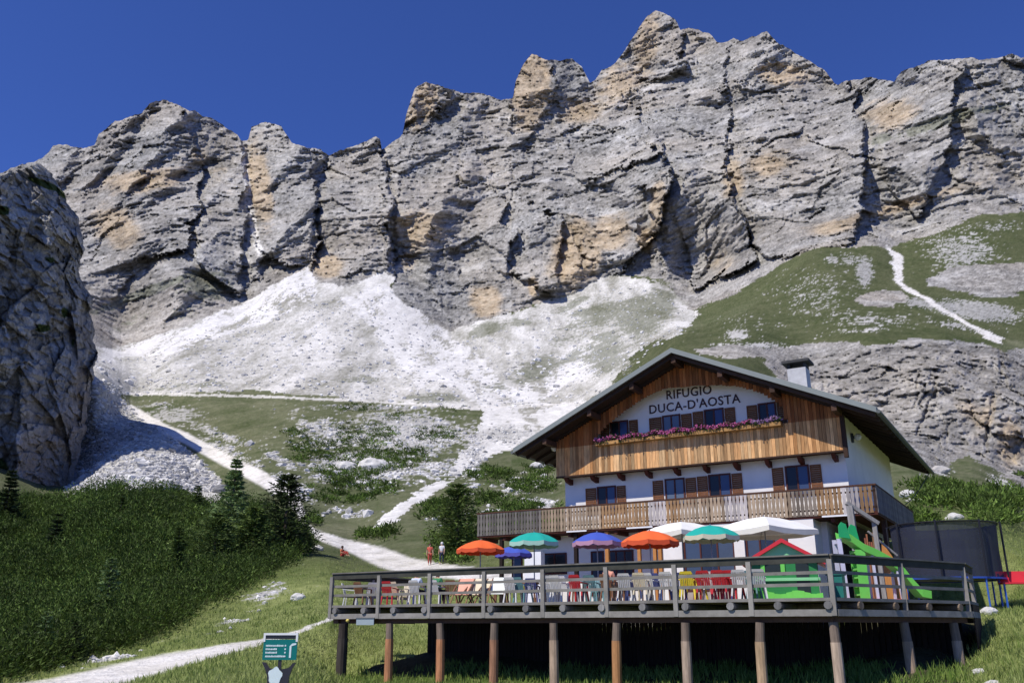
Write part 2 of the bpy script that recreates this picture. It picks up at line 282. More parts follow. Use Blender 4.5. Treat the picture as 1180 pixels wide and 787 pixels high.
lm = sstep(-.1, .45, fbm(tilt, 110, 4, 83) + .25 * sstep(820, 1050, X1[sel])) * (.35 + .65 * sstep(-.3, .3, fbm(tilt, 36, 3, 85)))
crk = sstep(.6, .95, fbm(Ps + wv * .6, 26, 4, 87, .5, ridged=True, sc3=(1.2, .6, .4)))
Xs, Ys = X1[sel], Y1[sel]
sc_ = np.clip(D[sel] / 620, .3, 1.25)
relb = 14 - np.where(cliffm[sel] | bandm[sel], .3, 1.) * (big + c1 * 9.5)
rel = -(mid - c1 * 9.5 + fin) + (led1 + led2) * (.22 + .85 * lm) + crk * 3
rel *= np.where(bandm[sel] & ~rock[sel], .2, np.where(cliffm[sel], .46, sc_))
ctop = np.interp(XW[sel], [880,944,994,1047,1135,1180,1500], [412,404,400,391,394,398,392]); cbot = np.interp(XW[sel], [900,940,1030,1060,1090,1115,1150,1180,1400], [450,500,530,545,537,525,543,565,600])
edge = np.where(bandm[sel], 11, np.where(cliffm[sel], np.minimum(YW[sel] - ctop, np.minimum(cbot - YW[sel], XW[sel] - 890)), np.interp(XW[sel], BX, BY) - YW[sel]))
rel *= sstep(-3, 7, edge); relb = relb * np.where(bandm[sel] & ~rock[sel], .1, np.where(cliffm[sel], .46, sc_)) * sstep(-4, 46, edge)
fade = sstep(-6, 26, edge)
def block(poly, ax, ay, bx, by, A):
    m = inpoly(Xs + wxx[sel] * 12 + n1[sel] * 14 + n2[sel] * 5, Ys + wyy[sel] * 12 + n2[sel] * 6, poly); t = np.clip(((Xs - ax) * (bx - ax) + (Ys - ay) * (by - ay)) / ((bx - ax) ** 2 + (by - ay) ** 2), 0, 1)
    return -A * m * t * fade
rel += block([(540,190),(700,150),(768,176),(771,215),(757,262),(716,312),(650,345),(560,300)], 560, 200, 765, 240, 46)
rel += block([(440,215),(500,200),(650,250),(642,330),(590,362),(540,372),(520,385),(448,335)], 450, 380, 560, 250, 20)
rel += block([(729,218),(750,214),(752,270),(738,285),(729,270)], 729, 240, 745, 240, -26)
rel += block([(285,140),(340,150),(362,180),(366,240),(360,310),(318,300),(300,290),(287,230)], 284, 220, 330, 220, 34)
rel += block([(468,90),(500,92),(520,105),(470,160)], 468, 120, 520, 120, 26)
rel += block([(596,60),(636,66),(640,110),(626,140),(600,150),(590,120)], 590, 100, 634, 100, 20)
rel += block([(838,60),(970,60),(1000,180),(985,280),(880,300),(830,200)], 850, 150, 1000, 190, 44)
rel += block([(720,20),(784,8),(786,80),(700,112),(690,90)], 700, 60, 784, 60, 26)
rel += block([(114,150),(187,112),(208,118),(232,200),(216,290),(120,310)], 120, 200, 228, 205, 30)
rel += block([(221,125),(278,158),(284,250),(270,340),(228,300)], 225, 200, 282, 215, 24)
rel += block([(362,200),(378,178),(440,160),(452,240),(448,310),(366,318)], 366, 250, 450, 250, 28)
rel += block([(786,55),(838,55),(838,200),(872,300),(800,335),(776,230)], 782, 200, 850, 210, 28)
rel += block([(640,150),(720,110),(766,170),(700,200),(640,240)], 640, 180, 760, 180, 24)
rel += block([(1040,80),(1110,70),(1096,160),(1060,250),(1006,190)], 1010, 150, 1100, 150, 24)
rel += relb
for pl, A in [([(285,160,3),(286,215,4),(296,262,5),(308,296,5)], 26), ([(966,98,4),(985,120,6),(1000,150,5),(998,185,4)], 22), ([(378,180,2),(366,240,4),(361,300,4)], 24), ([(768,180,2),(770,214,2.5),(756,262,3),(720,306,3)], 16),
              ([(440,170,2),(456,240,3),(452,300,3)], 18), ([(1078,436,2),(1076,450,2.6),(1066,470,2),(1055,500,1.6)], 8), ([(1142,460,3),(1140,480,3),(1138,520,2)], 7), ([(1092,490,1.6),(1092,508,2)], 6), ([(1100,400,4),(1084,412,3)], 5), ([(1155,400,2),(1155,430,2)], 6), ([(1058,432,1.5),(1052,470,1.5)], 4),
              ([(683,95,2),(690,120,3)], 16), ([(765,275,2),(764,320,2)], 12), ([(935,262,3),(960,268,5),(1000,262,4),(1030,250,3)], 9)]:
    rel += A * .28 * pline(Xs + wxx[sel] * 9 + n2[sel] * 5, Ys + wyy[sel] * 5, pl)
rk[sel] = rel
colr[sel] *= (.90 + .09 * r1 + .10 * r2 + .13 * r3 + .15 * r4 + .14 * r5 - .18 * (1 - sstep(0, .08, e3)) - .14 * (1 - sstep(0, .1, e4)))[:, None]
soft = ~sel
rs = fbm(P0[soft], 45, 4, 101, .55) * 4 * np.clip(D[soft] / 350, .0, 1.4) + fbm(P0[soft], 9, 4, 105, .6) * .9 * np.clip(D[soft] / 200, .03, 1.2) * (1 + 1.2 * (screem[soft] | (bare[soft] > .5)))
rk[soft] = rs
# fade the relief into the skyline row a little so that the crest keeps its depth
Dn = D + rk
Dn = np.maximum(Dn, D * .55)
Pn = np.c_[A1 * Dn, Dn, B1 * Dn]
# ---------------------------------------------------------------- hut frame: x along the facade, y into the slope
HANG = math.atan2(-.514, .858)
HU = np.array([.858, -.514]); HV = np.array([.514, .858])
DECK0 = np.array([-5.98, 30.7])                                      # left front corner of the terrace
HUT0 = np.array([13.3, 35.0]) - 12.6 * HU                            # left front corner of the house
# level the ground for the terrace and the hut
qx = (Pn[:, 0] - DECK0[0]) * HU[0] + (Pn[:, 1] - DECK0[1]) * HU[1]
qy = (Pn[:, 0] - DECK0[0]) * HV[0] + (Pn[:, 1] - DECK0[1]) * HV[1]
dxo = np.maximum(np.maximum(-.3 - qx, qx - 18.0), 0); dyo = np.maximum(np.maximum(.4 - qy, qy - 28.5), 0)
wgt = 1 - sstep(0, 2.6, np.hypot(dxo, dyo * 1.3))
tgt = np.interp(qy, [0, .8, 5.5, 7, 40], [-1.72, -1.6, -.3, .38, .5])
cut = np.minimum(Pn[:, 2], tgt)
Pn[:, 2] = np.where(wgt > 0, Pn[:, 2] * (1 - wgt) + cut * wgt, Pn[:, 2])
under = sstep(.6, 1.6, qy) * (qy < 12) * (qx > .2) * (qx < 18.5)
colr = mixc(colr, C(.05, .042, .03), under * .9)  # dark soil colour also paints in the shade under the terrace

def mesh_np(name, V, Fq, cols=None, mat=None, smooth=True, parent=None):
    me = bpy.data.meshes.new(name); V = np.asarray(V, np.float32); Fq = np.asarray(Fq, np.int32)
    k = Fq.shape[1]
    me.vertices.add(len(V)); me.vertices.foreach_set('co', V.ravel())
    me.loops.add(Fq.size); me.loops.foreach_set('vertex_index', Fq.ravel())
    me.polygons.add(len(Fq)); me.polygons.foreach_set('loop_start', np.arange(0, Fq.size, k, dtype=np.int32))
    me.polygons.foreach_set('loop_total', np.full(len(Fq), k, np.int32))
    me.polygons.foreach_set('use_smooth', np.full(len(Fq), smooth, bool))
    if cols is not None:
        at_ = me.color_attributes.new('tone', 'FLOAT_COLOR', 'POINT')
        c4 = np.ones((len(V), 4), np.float32); c4[:, :3] = cols; at_.data.foreach_set('color', c4.ravel())
    me.update(); me.validate()
    if mat: me.materials.append(mat)
    o = bpy.data.objects.new(name, me); COL.objects.link(o)
    if parent: o.parent = parent
    return o

# ---------------------------------------------------------------- materials (all procedural)
def nodes(m):
    m.use_nodes = True; t = m.node_tree; b = t.nodes['Principled BSDF']; return t, b, t.nodes.new, t.links.new
def mat_tone(name, rough=.9, spec=.2, scales=((2., .35), (.3, .25)), bump=.0, bscale=3., mult=1.):
    """colour from the per-vertex tone of the thing itself, broken up by object-space noise"""
    m = bpy.data.materials.new(name); t, b, N, L = nodes(m)
    a = N('ShaderNodeAttribute'); a.attribute_name = 'tone'; tc = N('ShaderNodeTexCoord')
    cur = a.outputs['Color']
    for s_, amt in scales:
        n = N('ShaderNodeTexNoise'); n.inputs['Scale'].default_value = s_; n.inputs['Detail'].default_value = 6; n.inputs['Roughness'].default_value = .7
        L(tc.outputs['Object'], n.inputs['Vector'])
        r = N('ShaderNodeMapRange'); r.inputs['From Min'].default_value = .25; r.inputs['From Max'].default_value = .75
        r.inputs['To Min'].default_value = 1 - amt; r.inputs['To Max'].default_value = 1 + amt; L(n.outputs[0], r.inputs['Value'])
        x = N('ShaderNodeVectorMath'); x.operation = 'SCALE'; L(cur, x.inputs[0]); L(r.outputs[0], x.inputs['Scale']); cur = x.outputs[0]
    L(cur, b.inputs['Base Color']); b.inputs['Roughness'].default_value = rough; b.inputs['Specular IOR Level'].default_value = spec
    if bump:
        n = N('ShaderNodeTexNoise'); n.inputs['Scale'].default_value = bscale; n.inputs['Detail'].default_value = 8; n.inputs['Roughness'].default_value = .7
        L(tc.outputs['Object'], n.inputs['Vector'])
        bp = N('ShaderNodeBump'); bp.inputs['Strength'].default_value = 1; bp.inputs['Distance'].default_value = bump
        L(n.outputs[0], bp.inputs['Height']); L(bp.outputs[0], b.inputs['Normal'])
    return m
M_TERR = mat_tone('rock_turf_and_scree', .95, .1, ((.9, .22), (.12, .15), (6., .18)), bump=.8, bscale=.3)
M_CLIFF = mat_tone('grey_limestone', .95, .1, ((1.6, .3), (.25, .25)), bump=.6, bscale=.6)

# terrain sheet plus the far side of the ridge
Pg = Pn.reshape(NR, NC, 3); Cg = colr.reshape(NR, NC, 3)
back = []
for k in range(1, 8):
    b = Pg[-1].copy(); b[:, 0] *= 1 + .06 * k; b[:, 1] *= 1 + .06 * k; b[:, 2] -= 8 * k ** 1.9; back.append(b)
PG = np.concatenate([Pg, np.array(back)]); CG = np.concatenate([Cg, np.repeat(Cg[-1:], 7, 0)])
nr = PG.shape[0]; idx = np.arange(nr * NC).reshape(nr, NC)
Fq = np.stack([idx[:-1, :-1], idx[:-1, 1:], idx[1:, 1:], idx[1:, :-1]], -1).reshape(-1, 4)
yyf = np.concatenate([YY, np.full((7, NC), -99.)]); deg = (np.isclose(yyf[:-1, :-1], sky[:-1]) & np.isclose(yyf[1:, :-1], sky[:-1]) & np.isclose(yyf[:-1, 1:], sky[1:]) & np.isclose(yyf[1:, 1:], sky[1:])).reshape(-1); Fq = Fq[~deg]
terrain = mesh_np('terrain', PG.reshape(-1, 3), Fq, CG.reshape(-1, 3), M_TERR); terrain['kind'] = 'structure'
# ground behind and around the photographer; unseen, widened and paled to bounce light
V = [(0, 0, -1.7)] + [(4000 * math.cos(R(a)), 4000 * math.sin(R(a)) if math.sin(R(a)) < 0 else 6 * math.sin(R(a)), -1.72 - (260 if math.sin(R(a)) < -.01 else 0)) for a in range(0, 360, 12)]
go = mesh_np('ground', np.array(V), np.array([(0, 1 + i, 1 + (i + 1) % 30) for i in range(30)]), np.tile([.27, .27, .22], (31, 1)), M_TERR); go['kind'] = 'structure'

# ---- near rock pillar at the left edge
ye = [150,188,191,200,222,241,252,287,308,330,344,382,421,467,509,562,600,660]; xe_ = [30,46,50,60,74,82,91,97,91,97,105,109,110,103,95,82,76,70]
cu = np.concatenate([np.linspace(-900, -70, 40), np.linspace(-62, 0, 45)])  # relative columns
NU, NV, NB = 400, 470, 14
u = np.concatenate([np.linspace(0, .80, 180), np.linspace(.803, 1, NU - 180)])
v = np.linspace(0, 1, NV); Ug, Vg = np.meshgrid(u, v)
xl = -700.
xtop = xl + (46 - xl) * u; ytop = np.interp(xtop, [-700, -300, -100, 0, 20, 30, 38, 46], [560, 300, 225, 199, 194, 191, 189, 188]) + fbm(np.c_[xtop, 0 * u, 0 * u], 14, 4, 203) * 5
Yc = 640 + (ytop[None] - 640) * Vg
Xe = np.interp(Yc, ye, xe_) + fbm(np.c_[Yc.ravel(), 0 * Yc.ravel(), 0 * Yc.ravel()], 22, 5, 207, .65).reshape(Yc.shape) * 9
Xc = xl + (Xe - xl) * Ug
q = np.clip((Xe - Xc) / 55, 0, 1)
Dc = np.interp(Xc, [-700, -60, 0, 60, 110], [120, 160, 173, 186, 200]) + 7 * (1 - np.sqrt(np.clip(1 - (1 - q) ** 2, 0, 1)))
a, b = dirs(Xc, Yc); Pc = np.stack([a * Dc, Dc, b * Dc], -1).reshape(-1, 3)
k1, ed1, q1_ = cells(Pc + np.c_[fbm(Pc, 9, 3, 233), fbm(Pc, 9, 3, 235), fbm(Pc, 9, 3, 237)] * 3, 11, 501, (1.15, .6, .5)); k2, ed2, q2_ = cells(Pc, 4.2, 503, (1.1, .6, .65)); k3, ed3, q3_ = cells(Pc, 1.7, 505, (1, .6, 1))
rr = -k1 * 6.5 - k2 * 3.2 - k3 * 1.5 - .5 * fbm(Pc, 26, 3, 211, .5, ridged=True, sc3=(1, 1, .6)) * 6.5 - fbm(Pc, 3, 4, 219, .7) * 1.8
Dc = Dc.ravel() + rr * np.clip(q.ravel() * 4 + .5, 0, 1)
a, b = a.ravel(), b.ravel(); Pc = np.c_[a * Dc, Dc, b * Dc]
pn = fbm(Pc, 7, 5, 223, .65); pm = fbm(Pc, 1.5, 4, 227, .65); pl_ = fbm(Pc, 30, 3, 229)
lc = mixc(C(.17, .162, .145), C(.56, .54, .50), np.clip(.42 + pn * .5 + pm * .8, 0, 1)); lc *= (1 + .15 * q1_ + .18 * q2_ + .2 * q3_ - .3 * (1 - sstep(0, .1, ed2)))[:, None]
warm = np.clip(1.2 * ell(Xc.ravel(), Yc.ravel(), 60, 540, 50, 60) + .7 * ell(Xc.ravel(), Yc.ravel(), 95, 450, 14, 90), 0, 1) * sstep(-.4, .4, pn + .2)
lc = mixc(lc, C(.36, .28, .20), warm * .8)
strc = sstep(.1, .5, fbm(Pc, 9, 4, 231, .6, sc3=(1, 1, .16))) * sstep(430, 520, Yc.ravel()); lc = mixc(lc, C(.09, .085, .08), strc * .7)
gv = np.zeros(len(lc))
for e in [(50,212,22,5,22,1.3),(72,224,10,4,40,1.2),(3,243,8,6,0,1.3),(75,360,8,10,0,.8),(50,378,16,8,0,.7),(84,395,6,14,0,.7),(60,300,16,8,10,.6),(0,540,14,20,0,1.),(20,280,20,6,10,.5)]:
    gv = np.maximum(gv, e[5] * ell(Xc.ravel(), Yc.ravel(), *e[:5]))
lc = mixc(lc, C(.05, .07, .02), sstep(.5, .65, gv + pn * .5))
Pc = Pc.reshape(NV, NU, 3); lc = lc.reshape(NV, NU, 3)
ext = []; 
for k in range(1, NB):
    e = Pc[:, -1].copy(); f = 1 + .022 * k; e[:, 0] = e[:, 0] * f - .9 * k ** 1.3; e[:, 1] *= f; e[:, 2] = e[:, 2] * f - np.interp(Vg[:, -1], [0, .7, 1], [0, .2, 1.2]) * k; ext.append(e)
Pc = np.concatenate([Pc, np.stack(ext, 1)], 1); lc = np.concatenate([lc, np.repeat(lc[:, -1:], NB - 1, 1)], 1)
topb = []
for k in range(1, 10):
    e = Pc[-1].copy(); e[:, 1] += 7 * k; e[:, 0] -= 2 * k; e[:, 2] += 1.0 * k - .35 * k * k; topb.append(e)
Pc = np.concatenate([Pc, np.array(topb)], 0); lc = np.concatenate([lc, np.repeat(lc[-1:], 9, 0)], 0)
a_, b_ = Pc.shape[:2]; idx = np.arange(a_ * b_).reshape(a_, b_)
Fq = np.stack([idx[:-1, :-1], idx[:-1, 1:], idx[1:, 1:], idx[1:, :-1]], -1).reshape(-1, 4)
cl = mesh_np('rock_cliff', Pc.reshape(-1, 3), Fq, lc.reshape(-1, 3), M_CLIFF); cl['kind'] = 'structure'

# ---- ground position under a point measured in the photo
def gidx(x, y):
    x = np.asarray(x, float); y = np.asarray(y, float)
    c = np.clip(np.searchsorted(XS, x), 0, NC - 1)
    t = (y - 800) / (-6. - 800); r1 = len(LOW) + np.clip((t * (len(TT) - 1)), 0, len(TT) - 1).astype(int)
    r0 = np.clip(np.searchsorted(-LOW, -y), 0, len(LOW) - 1)
    return np.where(y > 800, r0, r1) * NC + c
def ground(x, y): return Pn[gidx(x, y)]
def ground_xy(X, Y):
    """height of the ground at a plan position"""
    lo, hi = 0, NR - 1
    best = None
    a = X / Y
    for yy in np.arange(1000, 500, -1.5):
        v_ = CY - yy; xx = a * (F * CP - v_ * SP) + CX
        p = Pn[gidx(xx, yy)]
        if p[1] >= Y: return float(p[2])
    return 0.
# ---------------------------------------------------------------- mesh helpers
class MB:
    def __init__(s): s.v = []; s.f = []; s.c = []; s.t = (1, 1, 1)
    def tone(s, *c): s.t = c if len(c) == 3 else (c[0],) * 3; return s
    def add(s, vs, fs):
        b = len(s.v); s.v += [tuple(v) for v in vs]; s.c += [s.t] * len(vs); s.f += [tuple(b + i for i in f) for f in fs]; return s
    def box(s, x0, y0, z0, x1, y1, z1, M=None):
        vs = [Vector(p) for p in ((x0,y0,z0),(x1,y0,z0),(x1,y1,z0),(x0,y1,z0),(x0,y0,z1),(x1,y0,z1),(x1,y1,z1),(x0,y1,z1))]
        if M: vs = [M @ v for v in vs]
        return s.add(vs, [(0,3,2,1),(4,5,6,7),(0,1,5,4),(1,2,6,5),(2,3,7,6),(3,0,4,7)])
    def beam(s, p0, p1, w, h, up=(0, 0, 1)):
        p0, p1 = Vector(p0), Vector(p1); d = (p1 - p0); L = d.length; d.normalize(); u = Vector(up)
        sd = d.cross(u).normalized(); u = sd.cross(d).normalized(); vs = []
        for q in (p0, p1):
            for a, b in ((-1,-1),(1,-1),(1,1),(-1,1)): vs.append(q + sd * a * w / 2 + u * b * h / 2)
        return s.add(vs, [(0,1,2,3),(7,6,5,4),(0,4,5,1),(1,5,6,2),(2,6,7,3),(3,7,4,0)])
    def tube(s, pts, r, n=8, caps=True):
        pts = [Vector(p) for p in pts]; rs = r if isinstance(r, (list, tuple)) else [r] * len(pts); vs = []; fs = []
        ref = Vector((0, 0, 1)) if abs((pts[-1] - pts[0]).normalized().z) < .9 else Vector((1, 0, 0))
        for i, p in enumerate(pts):
            d = (pts[min(i + 1, len(pts) - 1)] - pts[max(i - 1, 0)]).normalized(); a = d.cross(ref).normalized(); b = d.cross(a)
            for k in range(n): vs.append(p + (a * math.cos(2 * math.pi * k / n) + b * math.sin(2 * math.pi * k / n)) * rs[i])
        for i in range(len(pts) - 1):
            for k in range(n): fs.append((i*n+k, i*n+(k+1)%n, (i+1)*n+(k+1)%n, (i+1)*n+k))
        if caps: fs += [tuple(range(n)), tuple(reversed(range((len(pts)-1)*n, len(pts)*n)))]
        return s.add(vs, fs)
    def prism(s, poly, off):
        """poly: planar 3d points; extruded by the vector off"""
        off = Vector(off); n = len(poly); vs = [Vector(p) for p in poly] + [Vector(p) + off for p in poly]
        return s.add(vs, [tuple(range(n)), tuple(reversed(range(n, 2*n)))] + [(i, i + n, (i+1)%n + n, (i+1)%n) for i in range(n)])
    def lathe(s, prof, n=12, cx=0, cy=0, phase=0):
        vs = []; fs = []
        for r, z in prof:
            for k in range(n): a = 2*math.pi*k/n + phase; vs.append((cx + r*math.cos(a), cy + r*math.sin(a), z))
        for i in range(len(prof)-1):
            for k in range(n): fs.append((i*n+k, i*n+(k+1)%n, (i+1)*n+(k+1)%n, (i+1)*n+k))
        return s.add(vs, fs)
    def build(s, name, mat, parent=None, smooth=False, loc=None, rot=None):
        me = bpy.data.meshes.new(name); me.from_pydata(s.v, [], s.f); me.update()
        a = me.color_attributes.new('tone', 'FLOAT_COLOR', 'POINT'); a.data.foreach_set('color', np.c_[np.array(s.c, np.float32), np.ones(len(s.c))].astype(np.float32).ravel())
        if smooth: me.polygons.foreach_set('use_smooth', [True] * len(me.polygons))
        import bmesh
        bm = bmesh.new(); bm.from_mesh(me); bmesh.ops.recalc_face_normals(bm, faces=bm.faces); bm.to_mesh(me); bm.free()
        if mat: me.materials.append(mat)
        o = bpy.data.objects.new(name, me); COL.objects.link(o)
        if parent: o.parent = parent
        if loc is not None: o.location = loc
        if rot is not None: o.rotation_euler = rot
        return o
def tag(o, label=None, cat=None, group=None, kind=None):
    if label: o['label'] = label
    if cat: o['category'] = cat
    if group: o['group'] = group
    if kind: o['kind'] = kind
    return o
def empty(name, loc, rz=0):
    o = bpy.data.objects.new(name, None); COL.objects.link(o); o.location = loc; o.rotation_euler = (0, 0, rz); o.empty_display_size = .3; return o
def copy_tree(o, parent=None, swap=None):
    c = o.copy(); COL.objects.link(c); c.parent = parent
    if swap and c.data and c.data.materials and c.data.materials[0] and c.data.materials[0].name in swap:
        c.data = c.data.copy(); c.data.materials[0] = swap[o.data.materials[0].name]
    for ch in [x for x in bpy.data.objects if x.parent == o]: copy_tree(ch, c, swap)
    return c
def mat(name, col, rough=.7, var=.15, vs=4., spec=.3, metal=0., bump=0., bs=20., stretch=None, tone=True):
    m = bpy.data.materials.new(name); t, b, N, L = nodes(m)
    tc = N('ShaderNodeTexCoord'); vec = tc.outputs['Object']
    if stretch:
        mp = N('ShaderNodeMapping'); mp.inputs['Scale'].default_value = stretch; L(vec, mp.inputs['Vector']); vec = mp.outputs[0]
    n = N('ShaderNodeTexNoise'); n.inputs['Scale'].default_value = vs; n.inputs['Detail'].default_value = 6; n.inputs['Roughness'].default_value = .65; L(vec, n.inputs['Vector'])
    r = N('ShaderNodeMapRange'); r.inputs['From Min'].default_value = .3; r.inputs['From Max'].default_value = .7; r.inputs['To Min'].default_value = 1 - var; r.inputs['To Max'].default_value = 1 + var; L(n.outputs[0], r.inputs['Value'])
    x = N('ShaderNodeVectorMath'); x.operation = 'SCALE'; x.inputs[0].default_value = col; L(r.outputs[0], x.inputs['Scale']); cur = x.outputs[0]
    if tone:
        a = N('ShaderNodeAttribute'); a.attribute_name = 'tone'; y = N('ShaderNodeVectorMath'); y.operation = 'MULTIPLY'; L(cur, y.inputs[0]); L(a.outputs['Color'], y.inputs[1]); cur = y.outputs[0]
    L(cur, b.inputs['Base Color']); b.inputs['Roughness'].default_value = rough; b.inputs['Specular IOR Level'].default_value = spec; b.inputs['Metallic'].default_value = metal
    if bump:
        n2_ = N('ShaderNodeTexNoise'); n2_.inputs['Scale'].default_value = bs; n2_.inputs['Detail'].default_value = 5; L(vec, n2_.inputs['Vector'])
        bp = N('ShaderNodeBump'); bp.inputs['Strength'].default_value = .6; bp.inputs['Distance'].default_value = bump; L(n2_.outputs[0], bp.inputs['Height']); L(bp.outputs[0], b.inputs['Normal'])
    return m

# ---------------------------------------------------------------- vegetation and stones
def leafmat(name, rough=.6):
    m = bpy.data.materials.new(name); t, b, N, L = nodes(m)
    a = N('ShaderNodeAttribute'); a.attribute_name = 'tone'; tc = N('ShaderNodeTexCoord'); n = N('ShaderNodeTexNoise'); n.inputs['Scale'].default_value = 3; L(tc.outputs['Object'], n.inputs['Vector'])
    r = N('ShaderNodeMapRange'); r.inputs['To Min'].default_value = .6; r.inputs['To Max'].default_value = 1.4; L(n.outputs[0], r.inputs['Value'])
    x = N('ShaderNodeVectorMath'); x.operation = 'SCALE'; L(a.outputs['Color'], x.inputs[0]); L(r.outputs[0], x.inputs['Scale'])
    L(x.outputs[0], b.inputs['Base Color']); b.inputs['Roughness'].default_value = rough; b.inputs['Specular IOR Level'].default_value = .2
    tr = N('ShaderNodeBsdfTranslucent'); L(x.outputs[0], tr.inputs['Color']); mx = N('ShaderNodeMixShader'); mx.inputs[0].default_value = .25
    L(b.outputs[0], mx.inputs[1]); L(tr.outputs[0], mx.inputs[2]); L(mx.outputs[0], t.nodes['Material Output'].inputs['Surface']); return m
M_LEAF = leafmat('conifer_needles'); M_GRASS = leafmat('grass_blades', .8); M_BARK = mat('bark', (.10, .075, .055), .9, .3, 8)
M_STONE = mat_tone('pale_limestone_boulder', .95, .1, ((1.5, .2), (9., .15)), bump=.05, bscale=8)

def sprays(C0, Dr, Ln, Wd, Cc, rng, tri=2):
    """narrow needle sprays: base points, directions, lengths, widths, colours -> triangles"""
    n = len(C0); Dr = Dr / np.linalg.norm(Dr, axis=1, keepdims=True); V = []; Cl = []
    for k in range(tri):
        rv = rng.normal(size=(n, 3)); s_ = np.cross(Dr, rv); s_ /= np.linalg.norm(s_, axis=1, keepdims=True) + 1e-9
        a = C0 - s_ * Wd[:, None] * .5; b = C0 + s_ * Wd[:, None] * .5; c = C0 + Dr * Ln[:, None]
        V.append(np.stack([a, b, c], 1).reshape(-1, 3)); Cl.append(np.repeat(Cc, 3, 0))
    V = np.concatenate(V); Cl = np.concatenate(Cl); return V, Cl
def tri_obj(name, V, Cl, m, parent=None): return mesh_np(name, V, np.arange(len(V)).reshape(-1, 3), Cl, m, False, parent)
def pick(n, box, test):
    x = RNG.uniform(box[0], box[2], n); y = RNG.uniform(box[1], box[3], n); k = test(x, y); return x[k], y[k]
def pine_tone(n, P, lo=(.040, .066, .012), hi=(.15, .23, .045)):
    t = np.clip(RNG.normal(.35, .28, n), 0, 1)[:, None]; return np.array(lo) * (1 - t) + np.array(hi) * t
def scrub(name, x, y, hgt, rad, ntuft, label, cat, ln=.45, zbias=0, tonef=1.):
    """mats of dwarf pine: every bush is a low dome of upturned needle brushes"""
    P = ground(x, y).copy(); n = len(P); d = P[:, 1]
    h = hgt * RNG.uniform(.5, 1.3, n) * (1 + 1.5 * fbm(P, 8, 3, 309)); r = rad * RNG.uniform(.7, 1.3, n)
    k = ntuft; th = RNG.uniform(0, 2 * np.pi, (n, k)); ph = np.arccos(RNG.uniform(.05, 1, (n, k)))
    dx = np.sin(ph) * np.cos(th); dy = np.sin(ph) * np.sin(th); dz = np.cos(ph)
    S = P[:, None] + np.stack([dx * r[:, None], dy * r[:, None], dz * h[:, None]], -1) * RNG.uniform(.75, 1.05, (n, k, 1)); S = S.reshape(-1, 3)
    Dr = np.stack([dx * .9, dy * .9, dz * .5 + .45], -1).reshape(-1, 3) + RNG.normal(0, .4, (n * k, 3))
    L_ = RNG.uniform(.6, 1.3, n * k) * ln * np.repeat(np.clip(d / 60, .75, 1.6), k); base = np.repeat(pine_tone(n, P), k, 0) * RNG.uniform(.6, 1.5, (n * k, 1)) * tonef * (1 + .7 * fbm(np.repeat(P, k, 0), 9, 3, 311)[:, None])
    V, Cl = sprays(S - Dr * .1, Dr, L_, L_ * .36, base, RNG, 2)
    return tag(tri_obj(name, V, Cl, M_LEAF), label, cat, kind='stuff')
hill_in = lambda x, y: inpoly(x + RNG.normal(0, 2, len(x)), y + RNG.normal(0, 2, len(x)), PINE_HILL)
x, y = pick(9500, (-240, 556, 362, 786), hill_in)
x2, y2 = pick(2600, (-40, 570, 362, 786), hill_in)
x, y = np.r_[x, x2], np.r_[y, y2]
scrub('dwarf_pine_thicket', x, y, 1.4, 1.25, 62, 'dense dark green mat of dwarf pine covering the slope below the rock pillar', 'dwarf pine', .20)
ells = [(405,566,54,16),(380,520,30,12),(350,520,24,14),(300,490,20,5),(410,470,30,5),(470,520,26,9),(520,470,20,4),(455,480,14,6),(340,500,20,8),(420,500,40,18),(440,530,50,14),(400,545,40,10),(500,500,30,10),(565,548,30,10),(610,560,34,10),(600,585,26,9),(620,540,24,8),(560,575,26,8),(437,617,28,6),(524,630,26,22),(500,590,20,14),(640,600,20,14),(580,600,40,10),(360,600,8,6),
        (1110,580,60,16),(1165,575,40,14),(1080,565,40,6),(1150,600,30,6),(1060,600,16,6),(1175,548,6,3),(1300,580,90,26),(660,520,30,16)]
def ell_in(x, y):
    o = np.zeros(len(x), bool)
    for cx, cy, rx, ry in ells: o |= ((x - cx) / rx) ** 2 + ((y - cy) / ry) ** 2 < RNG.uniform(.3, 1.15, len(x))
    g = gidx(x, y); return o & (path[g] < .2) & (n2[g] + n3[g] * .6 > -.15)
x, y = pick(9000, (320, 465, 680, 655), ell_in); xr, yr = pick(4200, (1040, 540, 1400, 612), ell_in); x, y = np.r_[x, xr], np.r_[y, yr]
scrub('dwarf_pine_patches', x, y, .95, 1.0, 26, 'scattered dark dwarf pine patches on the stony meadow slopes', 'dwarf pine', .3, tonef=1.25)
# grass on the near meadows
def grass(name, x, y, nb, ln, label, tone_lo, tone_hi):
    P = ground(x, y); n = len(P)
    S = np.repeat(P, nb, 0) + RNG.normal(0, .13, (n * nb, 3)) * [1, 1, 0]; S[:, 2] -= .03
    Dr = RNG.normal(0, .38, (n * nb, 3)); Dr[:, 2] = 1; L_ = ln * RNG.uniform(.5, 1.4, n * nb)
    t = np.clip(RNG.normal(.5, .25, (n * nb, 1)) + np.repeat(n2[gidx(x, y)], nb)[:, None] * .8, 0, 1)
    Cc = np.array(tone_lo) * (1 - t) + np.array(tone_hi) * t
    V, Cl = sprays(S, Dr, L_, L_ * .17, Cc, RNG, 1); return tag(tri_obj(name, V, Cl, M_GRASS), label, 'grass', kind='stuff')
def mead(x, y):
    g = gidx(x, y); return (path[g] < .25) & ~inpoly(x, y, PINE_HILL) & (bare[g] < .6) & (under[g] < .3)
x, y = pick(26000, (-60, 640, 1260, 800), mead)
